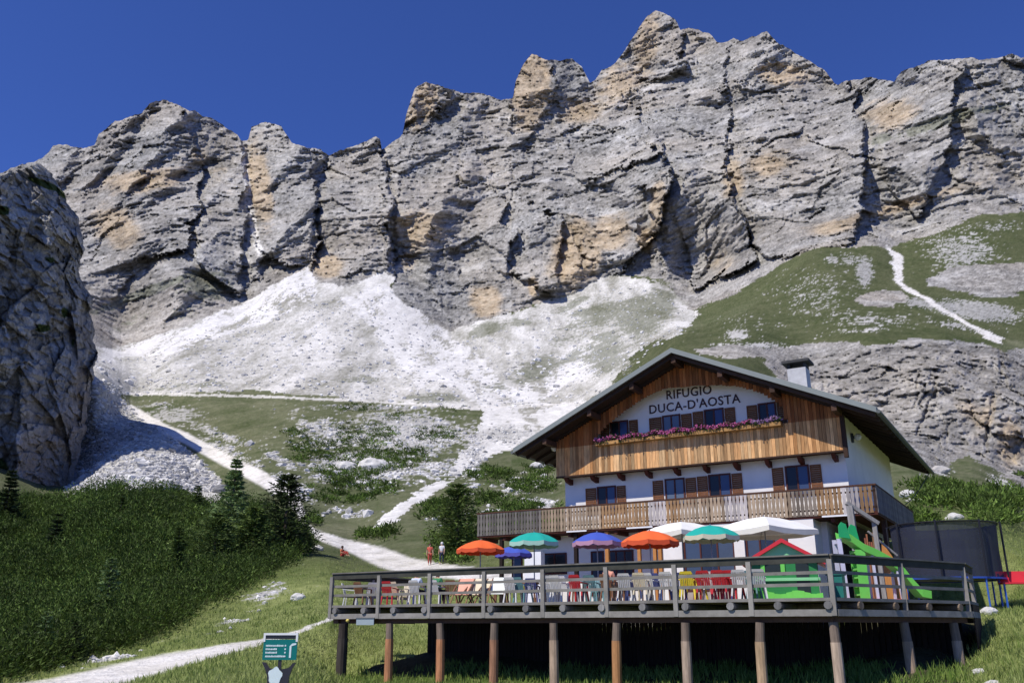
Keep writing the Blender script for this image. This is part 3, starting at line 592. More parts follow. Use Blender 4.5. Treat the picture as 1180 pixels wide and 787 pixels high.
x2, y2 = pick(12000, (200, 700, 1240, 830), mead); x3, y3 = pick(6000, (1040, 596, 1240, 700), mead); x2, y2 = np.r_[x2, x3], np.r_[y2, y3]
grass('meadow_grass', np.r_[x, x2], np.r_[y, y2], 5, .17, 'short green alpine grass on the meadows around the terrace', (.13, .20, .04), (.40, .44, .16))
x, y = pick(1500, (398, 762, 1110, 800), lambda x, y: y > 764 + 6 * np.sin(x / 23.) + RNG.uniform(0, 12, len(x)))
grass('tall_meadow_herbs', x, y, 12, .25, 'lush tall herbs and grass growing along the terrace posts', (.09, .17, .025), (.28, .36, .09))
# loose stones
ICO_V, ICO_F = None, None
import bmesh
def ico(sub):
    bm = bmesh.new(); bmesh.ops.create_icosphere(bm, subdivisions=sub, radius=1); v_ = np.array([v.co[:] for v in bm.verts]); f_ = np.array([[q.index for q in f.verts] for f in bm.faces]); bm.free(); return v_, f_
IV, IF = ico(1)
def stones(name, P, size, label, tone=(.50, .49, .47)):
    n = len(P); k = len(IV); jit = 1 + np.clip(RNG.normal(0, .14, (n, k, 1)), -.25, .25); scl = RNG.uniform(.6, 1.3, (n, 1, 3)) * [1, 1, .7]
    a = RNG.uniform(0, 6.28, n); c, s_ = np.cos(a)[:, None], np.sin(a)[:, None]
    V = IV[None] * jit * scl * size[:, None, None]; X_ = V[..., 0] * c - V[..., 1] * s_; Y_ = V[..., 0] * s_ + V[..., 1] * c; V[..., 0] = X_; V[..., 1] = Y_
    V = V + P[:, None]; Fi = (IF[None] + (np.arange(n) * k)[:, None, None]).reshape(-1, 3)
    Cc = np.repeat(np.array(tone)[None] * RNG.uniform(.6, 1.35, (n, 1)), k, 0)
    return tag(mesh_np(name, V.reshape(-1, 3), Fi, Cc, M_STONE, False), label, 'rocks', kind='stuff')
x, y = pick(11000, (60, 440, 270, 566), lambda x, y: inpoly(x, y, S2)); P = ground(x, y); stones('talus_blocks', P, np.exp(RNG.normal(-1.15, .5, len(P))), 'pale tumbled talus blocks at the foot of the rock pillar')
def vall(x, y):
    g = gidx(x, y); return (bare[g] + .5 * (RNG.uniform(0, 1, len(x)) < .12) > .5) & (path[g] < .3) & ~inpoly(x, y, PINE_HILL)
x, y = pick(22000, (240, 460, 660, 620), vall); P = ground(x, y); stones('meadow_stones', P, np.exp(RNG.normal(-1.3, .5, len(P))), 'pale limestone rocks strewn over the valley meadow', (.56, .55, .53))
x, y = pick(9000, (-30, 620, 390, 770), vall); x2, y2 = pick(5000, (1020, 540, 1200, 740), vall); P = ground(np.r_[x, x2], np.r_[y, y2]); stones('small_stones', P, np.minimum(np.exp(RNG.normal(-2.3, .5, len(P))), .22), 'small white stones scattered in the near grass', (.6, .59, .56))
x, y = pick(4200, (110, 300, 800, 470), lambda x, y: screem[gidx(x, y)] | (bare[gidx(x, y)] > .5)); g_ = gidx(x, y); k_ = YY.ravel()[g_] > np.interp(x, BX, BY) + 12; x, y = x[k_], y[k_]; P = ground(x, y); stones('scree_blocks', P, np.exp(RNG.normal(-.5, .4, len(P))), 'grey and white blocks lying on the scree fans', (.62, .61, .59))

# ---- conifers
def conifer(name, label, px, py, top, spread, tone_lo, tone_hi, nwh=26, nper=9, dens=12, droop=-.15, group=None, Y=None, shape=.9, bare_low=.04, gappy=0.):
    b = ground(np.array([px]), np.array([py]))[0]
    zt = ray(px, top)[1] * b[1]; H = zt - b[2]
    root = empty(name, (b[0], b[1], b[2] - .1)); tag(root, label, 'tree', group)
    tr = MB(); tr.tube([(0, 0, 0), (.02 * H * random.uniform(-1, 1), 0, H * .5), (0, 0, H * .97)], [H * .028, H * .018, H * .004], 7); tr.build('trunk', M_BARK, root)
    S = []; Dd = []; Ll = []; Cc = []; rad = spread * 1.45 / 1071. * b[1] / 2; dens = int(dens * 1.5)
    for i in range(nwh):
        f = bare_low + (1 - bare_low) * (i + random.random() * .5) / nwh; z = H * (f + random.gauss(0, .012)); rl = rad * (1 - f) ** shape * random.uniform(.75, 1.15) + rad * .03
        if f < .12: rl *= .8
        for j in range(nper):
            if random.random() < gappy: continue
            th = 2 * math.pi * (j + random.random()) / nper; L_ = rl * random.uniform(.6, 1.12)
            t_ = random.random(); base = [tone_lo[c] * (1 - t_) + tone_hi[c] * t_ for c in range(3)]
            for q in range(dens):
                u_ = (q + random.random()) / dens; u_ = .15 + .85 * u_
                p = Vector((math.cos(th) * L_ * u_, math.sin(th) * L_ * u_, z + L_ * (droop * u_ + .28 * u_ * u_)))
                p += Vector((random.gauss(0, .09), random.gauss(0, .09), random.gauss(0, .09))) * L_
                S.append(p); side = random.choice((-1, 1)); a2 = th + side * random.uniform(.2, 1.1)
                Dd.append((math.cos(a2), math.sin(a2), random.uniform(-.2, .45))); Ll.append(H / nwh * random.uniform(.6, 1.5)); m_ = random.uniform(.6, 1.35) * (.85 + .35 * u_); Cc.append([c * m_ for c in base])
    for q in range(14): S.append(Vector((0, 0, H * random.uniform(.9, .99)))); Dd.append((random.gauss(0, .4), random.gauss(0, .4), 1)); Ll.append(H * .035); Cc.append(tone_hi)
    V, Cl = sprays(np.array(S), np.array(Dd, float), np.array(Ll), np.array(Ll) * .38, np.array(Cc), RNG, 2); tri_obj('crown', V, Cl, M_LEAF, root)
    return root
DK = ((.020, .034, .012), (.065, .090, .028)); MD = ((.048, .080, .018), (.16, .22, .055)); LT = ((.14, .21, .07), (.30, .39, .16))
conifer('spruce_tree', 'tall pale green spruce with airy top rising from the thicket beside the path', 262, 640, 526, 64, *LT, nwh=26, nper=9, dens=12, shape=1.15)
conifer('spruce_tree', 'broad mid green conifer beneath the pale airy spruce', 244, 650, 590, 70, *MD, nwh=18, nper=11, dens=14, shape=.6)
conifer('spruce_tree', 'rounded dark conifer between the pale spruce and the dark stone pine', 288, 648, 582, 54, *MD, nwh=16, nper=11, dens=14, shape=.55)
conifer('pine_tree', 'dark upright stone pine with ragged open branches where the path bends', 325, 640, 544, 66, *DK, nwh=22, nper=8, dens=16, shape=.62, droop=.1, gappy=.12)
conifer('pine_tree', 'low dark pine bush on the right foot of the ragged stone pine', 346, 636, 612, 34, *DK, nwh=10, nper=10, dens=14, shape=.5)
conifer('spruce_tree', 'slender bright green young spruce in the middle of the dark thicket', 117, 728, 638, 30, *LT, nwh=20, nper=8, dens=10, shape=.85)
conifer('spruce_tree', 'small bright young spruce nearest the lower gravel path', 46, 768, 700, 26, *LT, nwh=18, nper=8, dens=9)
conifer('spruce_tree', 'short young spruce low in the thicket between two bright young spruces', 82, 762, 712, 28, *DK, nwh=14, nper=8, dens=9)
conifer('spruce_tree', 'dark young spruce in the thicket below the broad conifer', 200, 672, 604, 30, *MD, nwh=18, nper=8, dens=10)
conifer('spruce_tree', 'tiny spruce on the upper edge of the thicket under the pillar', 137, 600, 567, 16, *MD, nwh=12, nper=7, dens=8)
conifer('spruce_tree', 'small grey green spruce beside the talus blocks', 224, 592, 557, 18, *MD, nwh=12, nper=7, dens=8)
conifer('pine_tree', 'dark conifer at the foot of the rock pillar', 4, 600, 540, 24, *DK, nwh=14, nper=8, dens=10)
conifer('pine_tree', 'bushy dark green pine left of the long wooden balcony', 526, 640, 556, 56, *MD, nwh=22, nper=11, dens=15, shape=.42, bare_low=.02)
conifer('spruce_tree', 'slim young spruce standing in the thicket right of the rock pillar', 60, 640, 590, 18, *DK, nwh=12, nper=7, dens=8)
# ---------------------------------------------------------------- mountain hut
M_PLASTER = mat('white_plaster', (.80, .765, .715), .9, .07, .9, .1, bump=.01, bs=6)
M_CLAD = mat('weathered_larch_boards', (.38, .135, .042), .75, .38, 3.2, .2, stretch=(6, 6, .7), bump=.006, bs=14)
M_GREYWOOD = mat('silvered_timber', (.27, .26, .25), .9, .28, 3., .1, stretch=(5, 5, .9))
M_DARKWOOD = mat('dark_stained_timber', (.040, .020, .012), .8, .25, 5)
M_SHUT = mat('brown_shutter', (.20, .080, .030), .7, .15, 6)
M_FRAME = mat('red_brown_window_frame', (.085, .022, .015), .6, .1, 5)
M_GLASS = mat('window_glass', (.022, .026, .032), .22, .1, 1, .3, tone=True)
M_ROOF = mat('grey_green_sheet_roof', (.21, .235, .225), .6, .08, 1.5, .3)
M_SOFFIT = mat('dark_soffit_boards', (.036, .022, .016), .85, .25, 4, stretch=(1, 6, 1))
M_BALC = mat('sawn_balcony_boards', (1, 1, 1), .85, .25, 4, .1, stretch=(5, 5, .8))
M_LET = mat('dark_painted_lettering', (.055, .03, .035), .7, .1, 8)
M_WHITE = mat('white_paint', (.8, .8, .8), .6, .05, 5)
M_ORANGEWOOD = mat('honey_coloured_joinery', (.46, .20, .055), .6, .18, 5, stretch=(4, 4, .8))
ZB = .4
HUTO = (HUT0[0], HUT0[1], ZB)
hut = tag(empty('mountain_hut', HUTO, HANG), 'white and timber mountain hut with broad gable roof and two wooden balconies', 'mountain hut')
def hp(px, py, yl):
    """photo measurement on the facade plane at depth yl -> local x, z"""
    a, b = ray(px, py)
    # (HUT0 + x*HU + yl*HV): X = a*Y
    ox, oy = HUT0[0] + yl * HV[0], HUT0[1] + yl * HV[1]
    x = (a * oy - ox) / (HU[0] - a * HU[1]); Y = oy + x * HU[1]; return x, b * Y - ZB
def hs(px, py, xl):
    """same on a side plane x = xl -> local y, z"""
    a, b = ray(px, py); ox, oy = HUT0[0] + xl * HU[0], HUT0[1] + xl * HU[1]
    y = (a * oy - ox) / (HV[0] - a * HV[1]); Y = oy + y * HV[1]; return y, b * Y - ZB
W = 12.6; AP = W / 2; PITCHR = .453
def rooftop(x): return 7.9 - ZB + PITCHR * (AP + 1.65 - abs(x - AP))
def roofund(x): return rooftop(x) - .36
ZL = 4.15 - ZB      # balcony floor
m = MB(); m.prism([(0, 0, ZL), (W, 0, ZL), (W, 0, roofund(W)), (AP, 0, roofund(AP)), (0, 0, roofund(0))], (0, 11.9, 0)); m.build('wall', M_PLASTER, hut)
# ground floor, set back on the right under the balcony, with the sunlit veranda front flush with the balcony edge
xv0 = hp(764, 600, -1.28)[0]; xv1 = hp(940, 600, -1.28)[0]
m = MB(); m.box(-1.7, .02, -.6, 11.6, 11.8, ZL - .17); m.build('wall', M_PLASTER, hut)
xs = [hp(p, 630, -1.28)[0] for p in (764, 770, 786, 846, 858, 909, 940)]
m = MB(); zt = ZL - .17; zo = hp(800, 617, -1.28)[1]; zlow = .95
m.box(xs[0], -1.28, zo, xs[6], .02, zt)                                     # lintel zone
for a_, b_ in ((xs[0], xs[2]), (xs[3], xs[4]), (xs[5], xs[6])): m.box(a_, -1.28, -.4, b_, .02, zo)
m.build('veranda_wall', M_PLASTER, hut)
m = MB().tone(1.0)
for a_, b_ in ((xs[2], xs[3]), (xs[4], xs[5])): m.box(a_, -1.22, -.4, b_, -.95, zlow)
m.build('veranda_parapet', mat('beige_plinth', (.38, .32, .27), .9, .12, 3), hut)
def window(parent, x0, x1, z0, z1, y, sashes=2, frame=M_FRAME, tones=None, fw=.07, name='window', out=.05):
    m = MB(); d = out
    m.box(x0, y - d, z0, x0 + fw, y + .02, z1); m.box(x1 - fw, y - d, z0, x1, y + .02, z1); m.box(x0 + fw, y - d, z1 - fw, x1 - fw, y + .02, z1); m.box(x0 + fw, y - d, z0, x1 - fw, y + .02, z0 + fw)
    for k in range(1, sashes): xm = x0 + (x1 - x0) * k / sashes; m.box(xm - .03, y - d, z0 + fw, xm + .03, y + .02, z1 - fw)
    f = m.build(name, frame, parent)
    for k in range(sashes):
        t = (tones or [1] * sashes)[k]; g = MB(); g.tone(*(t if isinstance(t, tuple) else (t,) * 3)); g.box(x0 + (x1 - x0) * k / sashes + .04, y - .02, z0 + fw * .6, x0 + (x1 - x0) * (k + 1) / sashes - .04, y - .008, z1 - fw * .6); g.build('pane', M_GLASS, f)
    return f
def shutter(parent, x0, x1, z0, z1, y, tone=1.):
    m = MB().tone(tone); m.box(x0, y - .045, z0, x0 + .05, y - .005, z1); m.box(x1 - .05, y - .045, z0, x1, y - .005, z1); m.box(x0 + .05, y - .045, z1 - .06, x1 - .05, y - .005, z1); m.box(x0 + .05, y - .045, z0, x1 - .05, y - .005, z0 + .06)
    n = 13
    for k in range(n):
        z = z0 + .06 + (z1 - z0 - .12) * (k + .5) / n; m.tone(tone * random.uniform(.85, 1.1)); m.box(x0 + .05, y - .035, z - .04, x1 - .05, y - .012, z + .03)
    return m.build('shutter', M_SHUT, parent)
WH = 1.25
for (l0, l1, o0, o1, r0, r1, py) in ((675, 687, 688, 710, 711, 721, 560), (752, 764, 766, 789, 790, 802, 551), (803, 815, 816, 842, 843, 855, 546), (889, 902, 904, 932, 933, 946, 536)):
    z1 = hp((o0 + o1) / 2, py, 0)[1]; x0, x1 = hp(o0, py, 0)[0], hp(o1, py, 0)[0]
    window(hut, x0, x1, z1 - WH, z1, 0, 2, tones=[.5, (2.2, 2.8, 4.5)] if o0 != 766 else [(5, 5.5, 6), (5, 5.5, 6)])  # bluish right panes carry a painted reflection
    shutter(hut, hp(l0, py, 0)[0], hp(l1, py, 0)[0], z1 - WH, z1 - .04, 0); shutter(hut, hp(r0, py, 0)[0], hp(r1, py, 0)[0], z1 - WH, z1 - .04, 0)
for (l0, l1, o0, o1, r0, r1, py) in ((692, 702, 703, 724, 725, 735, 485), (748, 762, 763, 784, 785, 797, 478), (798, 810, 811, 834, 835, 847, 471), (860, 872, 873, 894, 895, 905, 464)):
    z1 = hp((o0 + o1) / 2, py, 0)[1]; x0, x1 = hp(o0, py, 0)[0], hp(o1, py, 0)[0]
    window(hut, x0, x1, z1 - WH, z1, 0, 2, tones=[.6, (2, 2.4, 4.5)] if o0 != 763 else [(5, 5.5, 6), (5, 5.5, 6)])  # blue reflection painted into the right panes here too
    shutter(hut, hp(l0, py, 0)[0], hp(l1, py, 0)[0], z1 - WH, z1 - .04, 0, .8); shutter(hut, hp(r0, py, 0)[0], hp(r1, py, 0)[0], z1 - WH, z1 - .04, 0, .8)
# ground floor openings
zg1 = hp(640, 637, 0)[1]; zg0 = zg1 - .95
window(hut, hp(625, 640, 0)[0], hp(653, 640, 0)[0], zg0, zg1, 0.02, 2, tones=[.6, .8])
window(hut, hp(681, 640, 0)[0], hp(696, 640, 0)[0], zg0 - 1, zg1, .02, 1, tones=[(1.5, 1.6, 2)], name='glazed_door')
window(hut, hp(590, 640, 0)[0], hp(602, 640, 0)[0], zg0 - .6, zg1, .02, 1, tones=[(1.5, 1.8, 3)])
window(hut, hp(700, 640, 0)[0], hp(730, 640, 0)[0], zg0 - 1, zg1, .02, 3, tones=[.5, .8, 1.5])
for a_, b_ in ((xs[2], xs[3]), (xs[4], xs[5])):
    window(hut, a_ + .02, b_ - .02, zlow + .02, zo - .02, -1.12, 3, tones=[(2.5, 3, 4), (1.2, 1.4, 2), (3, 3.4, 4.2)])  # pane tints paint blue reflections on the dark glass
# honey coloured porch between the door and the veranda
porch = MB()
for p in (737, 755, 761):
    xp = hp(p, 640, -1.1)[0]; porch.box(xp - .07, -1.17, -.4, xp + .07, -1.03, hp(p, 626, -1.1)[1])
xa, xb = hp(734, 627, -1.1)[0], hp(764, 627, -1.1)[0]; za = hp(745, 624, -1.1)[1]; porch.tone(.9).box(xa, -1.2, za, xb, -1.0, za + .16); porch.box(xa, -1.15, zg0 - .7, xb, -1.05, zg0 - .55); porch.build('porch_frame', M_ORANGEWOOD, hut)
for p, q in ((605, 624),):
    xa, xb = hp(p, 650, -1.2)[0], hp(q, 650, -1.2)[0]; m = MB(); m.box(xa, -1.25, -.4, xb, -.9, hp(612, 636, -1.2)[1]); m.build('white_pier', M_WHITE, hut)
for p in (700, 664, 578):
    xp = hp(p, 640, -1.15)[0]; m = MB().tone(1 if p == 700 else .35); m.box(xp - .08, -1.22, -.4, xp + .08, -1.06, ZL - .2); m.build('balcony_post', M_ORANGEWOOD if p == 700 else M_DARKWOOD, hut)

# timber gable front, standing 0.9 m proud, with the loggia opening
YC = -.7; zbot = 6.62 - ZB
opx = [686, 700, 716, 733, 750, 768, 800, 830, 850, 866, 882, 899, 906]; opy = [505, 489, 476, 464, 454, 447, 444.5, 443.5, 445, 449, 455, 466, 484]
ox_, oz_ = zip(*[hp(a_, b_, YC) for a_, b_ in zip(opx, opy)])
zpar = np.mean([hp(700, 510, YC)[1], hp(890, 490, YC)[1]]) ; xo0, xo1 = ox_[0], ox_[-1]
m = MB(); bw = .145; nb = int((W + .16) / bw)
for i in range(nb + 1):
    x0 = -.08 + i * bw; x1 = min(x0 + bw - .012, W + .08); xm = (x0 + x1) / 2
    if x1 <= x0: continue
    t = random.uniform(.55, 1.35); r_ = random.uniform(-.10, .12); t *= .78; m.tone(t, t * (1 + r_), t * (1 + 2 * r_)); j = random.uniform(-.012, .0)  # board tone varies at random; lowered overall to paint in the roof's shade
    top = roofund(xm) - .02
    if xo0 < xm < xo1:
        za = float(np.interp(xm, ox_, oz_)) + random.uniform(-.02, .02)
        t3 = m.t; m.tone(t3[0] * 1.9, t3[1] * 3.15, t3[2] * 4.6); m.box(x0, YC + j, zbot, x1, YC + .05 + j, zpar); m.tone(*t3)  # sunlight painted into the parapet boards below the roof shade
        if za < top: m.box(x0, YC + j, max(za, zpar + .05), x1, YC + .05 + j, top)
    else:
        zk = zpar + random.uniform(-.03, .03) if False else zpar; t3 = m.t; m.tone(t3[0] * 1.75, t3[1] * 2.6, t3[2] * 3.4); m.box(x0, YC + j, zbot, x1, YC + .05 + j, zk); m.tone(*t3); m.box(x0, YC + j, zk, x1, YC + .05 + j, top)  # lower length coloured as sunlit, upper length as shaded
for xx in (-.08, W + .03):
    for k in range(6): y0 = YC + .06 + k * .14; m.tone(random.uniform(.35, .6)); m.box(xx, y0, zbot, xx + .05, y0 + .13, roofund(xx) - .03)
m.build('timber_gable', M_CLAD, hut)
m = MB(); m.tone(.25); m.box(-.05, YC + .08, zbot - .0, W + .05, -.004, zbot + .12); m.build('loggia_floor', M_CLAD, hut)
m = MB(); m.box(-.1, YC - .04, zbot - .07, W + .1, YC + .09, zbot - .001); m.build('bottom_rail', M_DARKWOOD, hut)
m = MB(); m.box(W + .085, YC - .05, zbot - .3, W + .24, YC + .12, roofund(W + .15) - .02); m.build('corner_post', M_DARKWOOD, hut)
for i in range(10):
    x0 = .35 + i * (W - .7) / 9; m = MB(); m.tone(2.2, 1.2, 1.1).prism([(x0 - .08, YC + .02, zbot - .08), (x0 - .08, -.002, zbot - .08), (x0 - .08, -.002, zbot - .34), (x0 - .08, YC + .22, zbot - .26)], (.16, 0, 0)); m.build('corbel', M_DARKWOOD, hut)
# roof
roof = None
m = MB(); y0, y1 = -2.0, 14.4; e = 1.65; th = .22
m.prism([(-e, y0, rooftop(-e)), (AP, y0, rooftop(AP)), (W + e, y0, rooftop(W + e)), (W + e, y0, rooftop(W + e) - th), (AP, y0, rooftop(AP) - th), (-e, y0, rooftop(-e) - th)], (0, y1 - y0, 0))
roof = m.build('roof', M_ROOF, hut)
m = MB()
for i in range(34):  # standing seams
    yy = y0 + .3 + i * (y1 - y0 - .6) / 33
    for sgn in (-1, 1): xe2 = AP + sgn * (AP + e); m.beam((xe2, yy, rooftop(xe2) + .012), (AP + sgn * .02, yy, rooftop(AP) + .005), .03, .035)
m.build('roof_seams', M_ROOF, roof)
m = MB(); zz = .30
for sgn in (-1, 1):
    xe2 = AP + sgn * (AP + e - .08); n = 22
    a_ = (xe2, y0 + .08, rooftop(xe2) - th - .003); b_ = (AP, y0 + .08, rooftop(AP) - th - .003); m.tone(1.)
    m.prism([a_, b_, (AP, y1 - .1, b_[2]), (xe2, y1 - .1, a_[2])], (0, 0, -.035))
    for k in range(int((y1 - y0) / .9)):
        yy = y0 + .25 + k * .9; m.tone(random.uniform(.8, 1.5)); m.beam((xe2, yy, a_[2] - .10), (AP, yy, b_[2] - .10), .10, .13)
m.build('soffit', M_SOFFIT, roof)
for sgn in (-1, 1):
    xe2 = AP + sgn * (AP + e + .07); m = MB().tone(.5); m.tube([(xe2, y0, rooftop(xe2) - .16), (xe2, y1, rooftop(xe2) - .16)], .075, 8); m.build('gutter', M_ROOF, roof)
for x_ in (-.1, 2.2, 4.3, AP, W - 4.3, W - 2.2, W + .1):
    m = MB(); m.tone(random.uniform(1., 2.)); m.box(x_ - .1, -1.8, roofund(x_) - .27, x_ + .1, YC - .06, roofund(x_) - .03); m.build('purlin', M_DARKWOOD, roof)
# chimney
xc_, yc_ = AP + 2.45 + 1.4, 4.2
xc_ = AP + 3.9
m = MB(); m.box(xc_ - .42, yc_ - .4, rooftop(xc_) - .6, xc_ + .42, yc_ + .4, 11.45 - ZB); chim = m.build('chimney', mat('chimney_render', (.5, .5, .5), .9, .15, 3), roof)
m = MB(); m.tone(.8).box(xc_ - .42, yc_ - .34, 11.45 - ZB, xc_ - .30, yc_ + .34, 11.70 - ZB); m.box(xc_ + .30, yc_ - .34, 11.45 - ZB, xc_ + .42, yc_ + .34, 11.70 - ZB); m.tone(1).box(xc_ - .62, yc_ - .55, 11.70 - ZB, xc_ + .62, yc_ + .55, 11.82 - ZB); m.build('chimney_cap', mat('dark_stone_slab', (.05, .05, .05), .8, .2, 4), chim)

# long balcony round the first floor
BX0, BX1, BY0, BY1 = hp(550, 605, -1.3)[0], 13.75, -1.3, 8.6
m = MB(); m.tone(1.6, .8, .7).box(BX0, BY0, ZL - .16, BX1, .0, ZL - .02); m.box(W + .01, 0, ZL - .16, BX1, BY1, ZL - .02)
for i in range(15): xx = BX0 + .3 + i * 1.13; m.tone(1.8, 1, .9).box(xx - .07, BY0 + .08, ZL - .33, xx + .07, 0, ZL - .162)
balc = m.build('balcony', M_DARKWOOD, hut)
m = MB()
def bd(axis, c, lo, hi, f):
    # one sawn board with wavy edges
    n = 6; zz_ = np.linspace(lo, hi, n + 1); w0 = .07 if axis == 0 else .07
    amp = .022; ph_ = 0; L_ = []; 
    for q in range(n + 1): L_.append(w0 - amp * abs(math.sin(q * math.pi / 2.)) )
    if axis == 0: pts = [(c - L_[q], f, zz_[q]) for q in range(n + 1)] + [(c + L_[q], f, zz_[q]) for q in reversed(range(n + 1))]; m.prism(pts, (0, .03, 0))
    else: pts = [(f, c - L_[q], zz_[q]) for q in range(n + 1)] + [(f, c + L_[q], zz_[q]) for q in reversed(range(n + 1))]; m.prism(pts, (-.03, 0, 0))
nbd = int((BX1 - BX0) / .158); patch = 0; ptone = (1, 1, 1)
for i in range(nbd):
    c = BX0 + .08 + i * (BX1 - BX0 - .12) / nbd
    fr_ = (c - BX0) / (BX1 - BX0)
    if patch <= 0: patch = random.randint(3, 9); kind = random.choice(['g', 'w', 'w', 'w', 'o', 'p'] if fr_ > .16 else ['d'])
    patch -= 1; t = random.uniform(.7, 1.25)
    base = {'g': (.20, .165, .13), 'w': (.33, .25, .17), 'o': (.30, .185, .095), 'p': (.42, .38, .36), 'd': (.155, .14, .125)}[kind]
    m.tone(*[q * t for q in base]); bd(0, c, ZL - .08, ZL + .93 + random.uniform(-.01, .01), BY0 - .03)
for i in range(62):
    c = BY0 + .08 + i * .158; t = random.uniform(.7, 1.2)
    m.tone(.20 * t, .18 * t, .165 * t); bd(1, c, ZL - .08, ZL + .93, BX1 + .03)
m.build('balustrade', M_BALC, balc)
m = MB(); m.tone(1.8, 1.5, 1.3).box(BX0 - .03, BY0 - .045, ZL + .93, BX1 + .045, BY0 + .09, ZL + .99); m.box(BX1 - .09, BY0 + .091, ZL + .93, BX1 + .045, BY1, ZL + .99)
m.tone(1.1).box(BX0, BY0 + .003, ZL + .1, BX1, BY0 + .05, ZL + .17); m.box(BX0, BY0 + .003, ZL + .7, BX1, BY0 + .05, ZL + .77); m.box(BX1 - .05, BY0 + .06, ZL + .7, BX1 - .002, BY1, ZL + .77)
for k in range(12): xx = BX0 + .05 + k * (BX1 - BX0 - .1) / 11; m.box(xx - .05, BY0 + .003, ZL - .02, xx + .05, BY0 + .09, ZL + .93)
m.build('handrail', M_DARKWOOD, balc)
for a_, b_ in ((653, 676), (722, 752), (858, 884), (948, 985)): m = MB(); m.tone(1).box(hp(a_, 600, BY0)[0], BY0 - .05, ZL - .15, hp(b_, 600, BY0)[0], BY0 - .031, ZL - .09); m.build('white_trim', M_WHITE, balc)
# props carrying the balcony at its right end
for yy in (.6, 4.2, 8.2): m = MB(); m.tone(1.5); m.box(BX1 - .2, yy - .09, -.2, BX1 - .02, yy + .09, ZL - .16); m.build('balcony_post', M_DARKWOOD, hut)
m = MB()
for k in range(26): m.tone(random.uniform(.5, 1.5)); yy = .3 + k * .3; m.box(12.3, yy, -.1, 12.36, yy + .28, ZL - .2)
m.build('plank_screen', M_DARKWOOD, hut)
# lettering
def text(name, body, size, mat_, parent, loc, rot, ext=.012, sx=1., offset=0., align='CENTER'):
    cu_ = bpy.data.curves.new(name, 'FONT'); cu_.body = body; cu_.size = size; cu_.extrude = ext; cu_.align_x = align; cu_.offset = offset; cu_.resolution_u = 3; cu_.space_character = 1.08
    ob = bpy.data.objects.new('tmp', cu_); COL.objects.link(ob); dg = bpy.context.evaluated_depsgraph_get(); me = bpy.data.meshes.new_from_object(ob.evaluated_get(dg)); bpy.data.objects.remove(ob)
    me.name = name; me.materials.clear(); me.materials.append(mat_)
    a = me.color_attributes.new('tone', 'FLOAT_COLOR', 'POINT'); a.data.foreach_set('color', np.ones(len(me.vertices) * 4, np.float32))
    o = bpy.data.objects.new(name, me); COL.objects.link(o); o.parent = parent; o.location = loc; o.rotation_euler = rot; o.scale = (sx, 1, 1); return o
for body, l_, r_ in (("DUCA-D'AOSTA", (748, 476.5), (853, 464)), ("RIFUGIO", (768, 460), (820, 453.5))):
    xa, za = hp(*l_, -.02); xb, zb_ = hp(*r_, -.02); t2 = text('lettering', body, .56, M_LET, hut, ((xa + xb) / 2, -.02, (za + zb_) / 2), (R(90), 0, 0), offset=.006); t2.scale.x = (xb - xa) / max(t2.dimensions.x, .01)
# flower boxes on the loggia parapet
M_BOX = mat('planter_wood', (.36, .20, .07), .8, .2, 5); M_PETAL = leafmat('geranium_flowers')
nbx = 7; fx0, fx1 = xo0 + .1, xo1 - .15; bl = (fx1 - fx0) / nbx
fl_lab = ['first planter from the left, thin pink geraniums', 'second planter from the left end of the loggia, pink geraniums', 'third planter from the left, full pink geraniums under the first bright window', 'middle planter of pink geraniums, below the two touching brown shutters', 'planter of pink geraniums right of the middle one', 'second planter from the right end, leafy with pink geraniums', 'last planter on the right, pale lilac and pink geraniums']
for i in range(nbx):
    r_ = empty('flower_box', (0, 0, 0)); mw = Matrix.Translation(HUTO) @ Matrix.Rotation(HANG, 4, 'Z'); p = mw @ Vector((fx0 + bl * (i + .5), YC - .17, zpar - .1)); r_.location = p; r_.rotation_euler = (0, 0, HANG)
    tag(r_, fl_lab[i], 'flower box', 'flower boxes along the upper loggia')
    m = MB().tone(random.uniform(.8, 1.2)); h = bl / 2 - .015; m.box(-h, -.15, -.02, h, -.12, .14); m.box(-h, .12, -.02, h, .15, .14); m.box(-h, -.12, -.02, -h + .03, .12, .14); m.box(h - .03, -.12, -.02, h, .12, .14); m.box(-h + .03, -.12, -.02, h - .03, .12, .01); m.build('planter', M_BOX, r_)
    n = 420; S = np.c_[RNG.uniform(-h, h, n), RNG.normal(-.04, .1, n), RNG.uniform(.08, .3, n)]; S[:, 2] += .08 * np.sin(S[:, 0] * 5 + i)
    Cc = np.where(RNG.uniform(0, 1, (n, 1)) < .0, 1, np.array([[.04, .07, .015]])) * RNG.uniform(.6, 1.3, (n, 1)); V, Cl = sprays(S, RNG.normal(size=(n, 3)) + [0, 0, .6], np.full(n, .11), np.full(n, .08), Cc, RNG, 1); tri_obj('leaves', V, Cl, M_PETAL, r_)
    n = 420; S = np.c_[RNG.uniform(-h, h, n), RNG.normal(-.07, .09, n), RNG.uniform(.16, .31, n)]; S[:, 2] += .05 * np.sin(S[:, 0] * 5 + i); keep = np.sin(S[:, 0] * 9 + i * 2) + RNG.normal(0, .6, n) > -1.2; S = S[keep]; n = len(S)
    pk = np.array([.66, .17, .42]) if i < 6 else np.array([.50, .30, .55]); Cc = pk[None] * RNG.uniform(.7, 1.3, (n, 1)) + RNG.uniform(0, .08, (n, 1)); V, Cl = sprays(S, RNG.normal(size=(n, 3)) + [0, -.5, .5], np.full(n, .075), np.full(n, .075), Cc, RNG, 2); tri_obj('flowers', V, Cl, M_PETAL, r_)
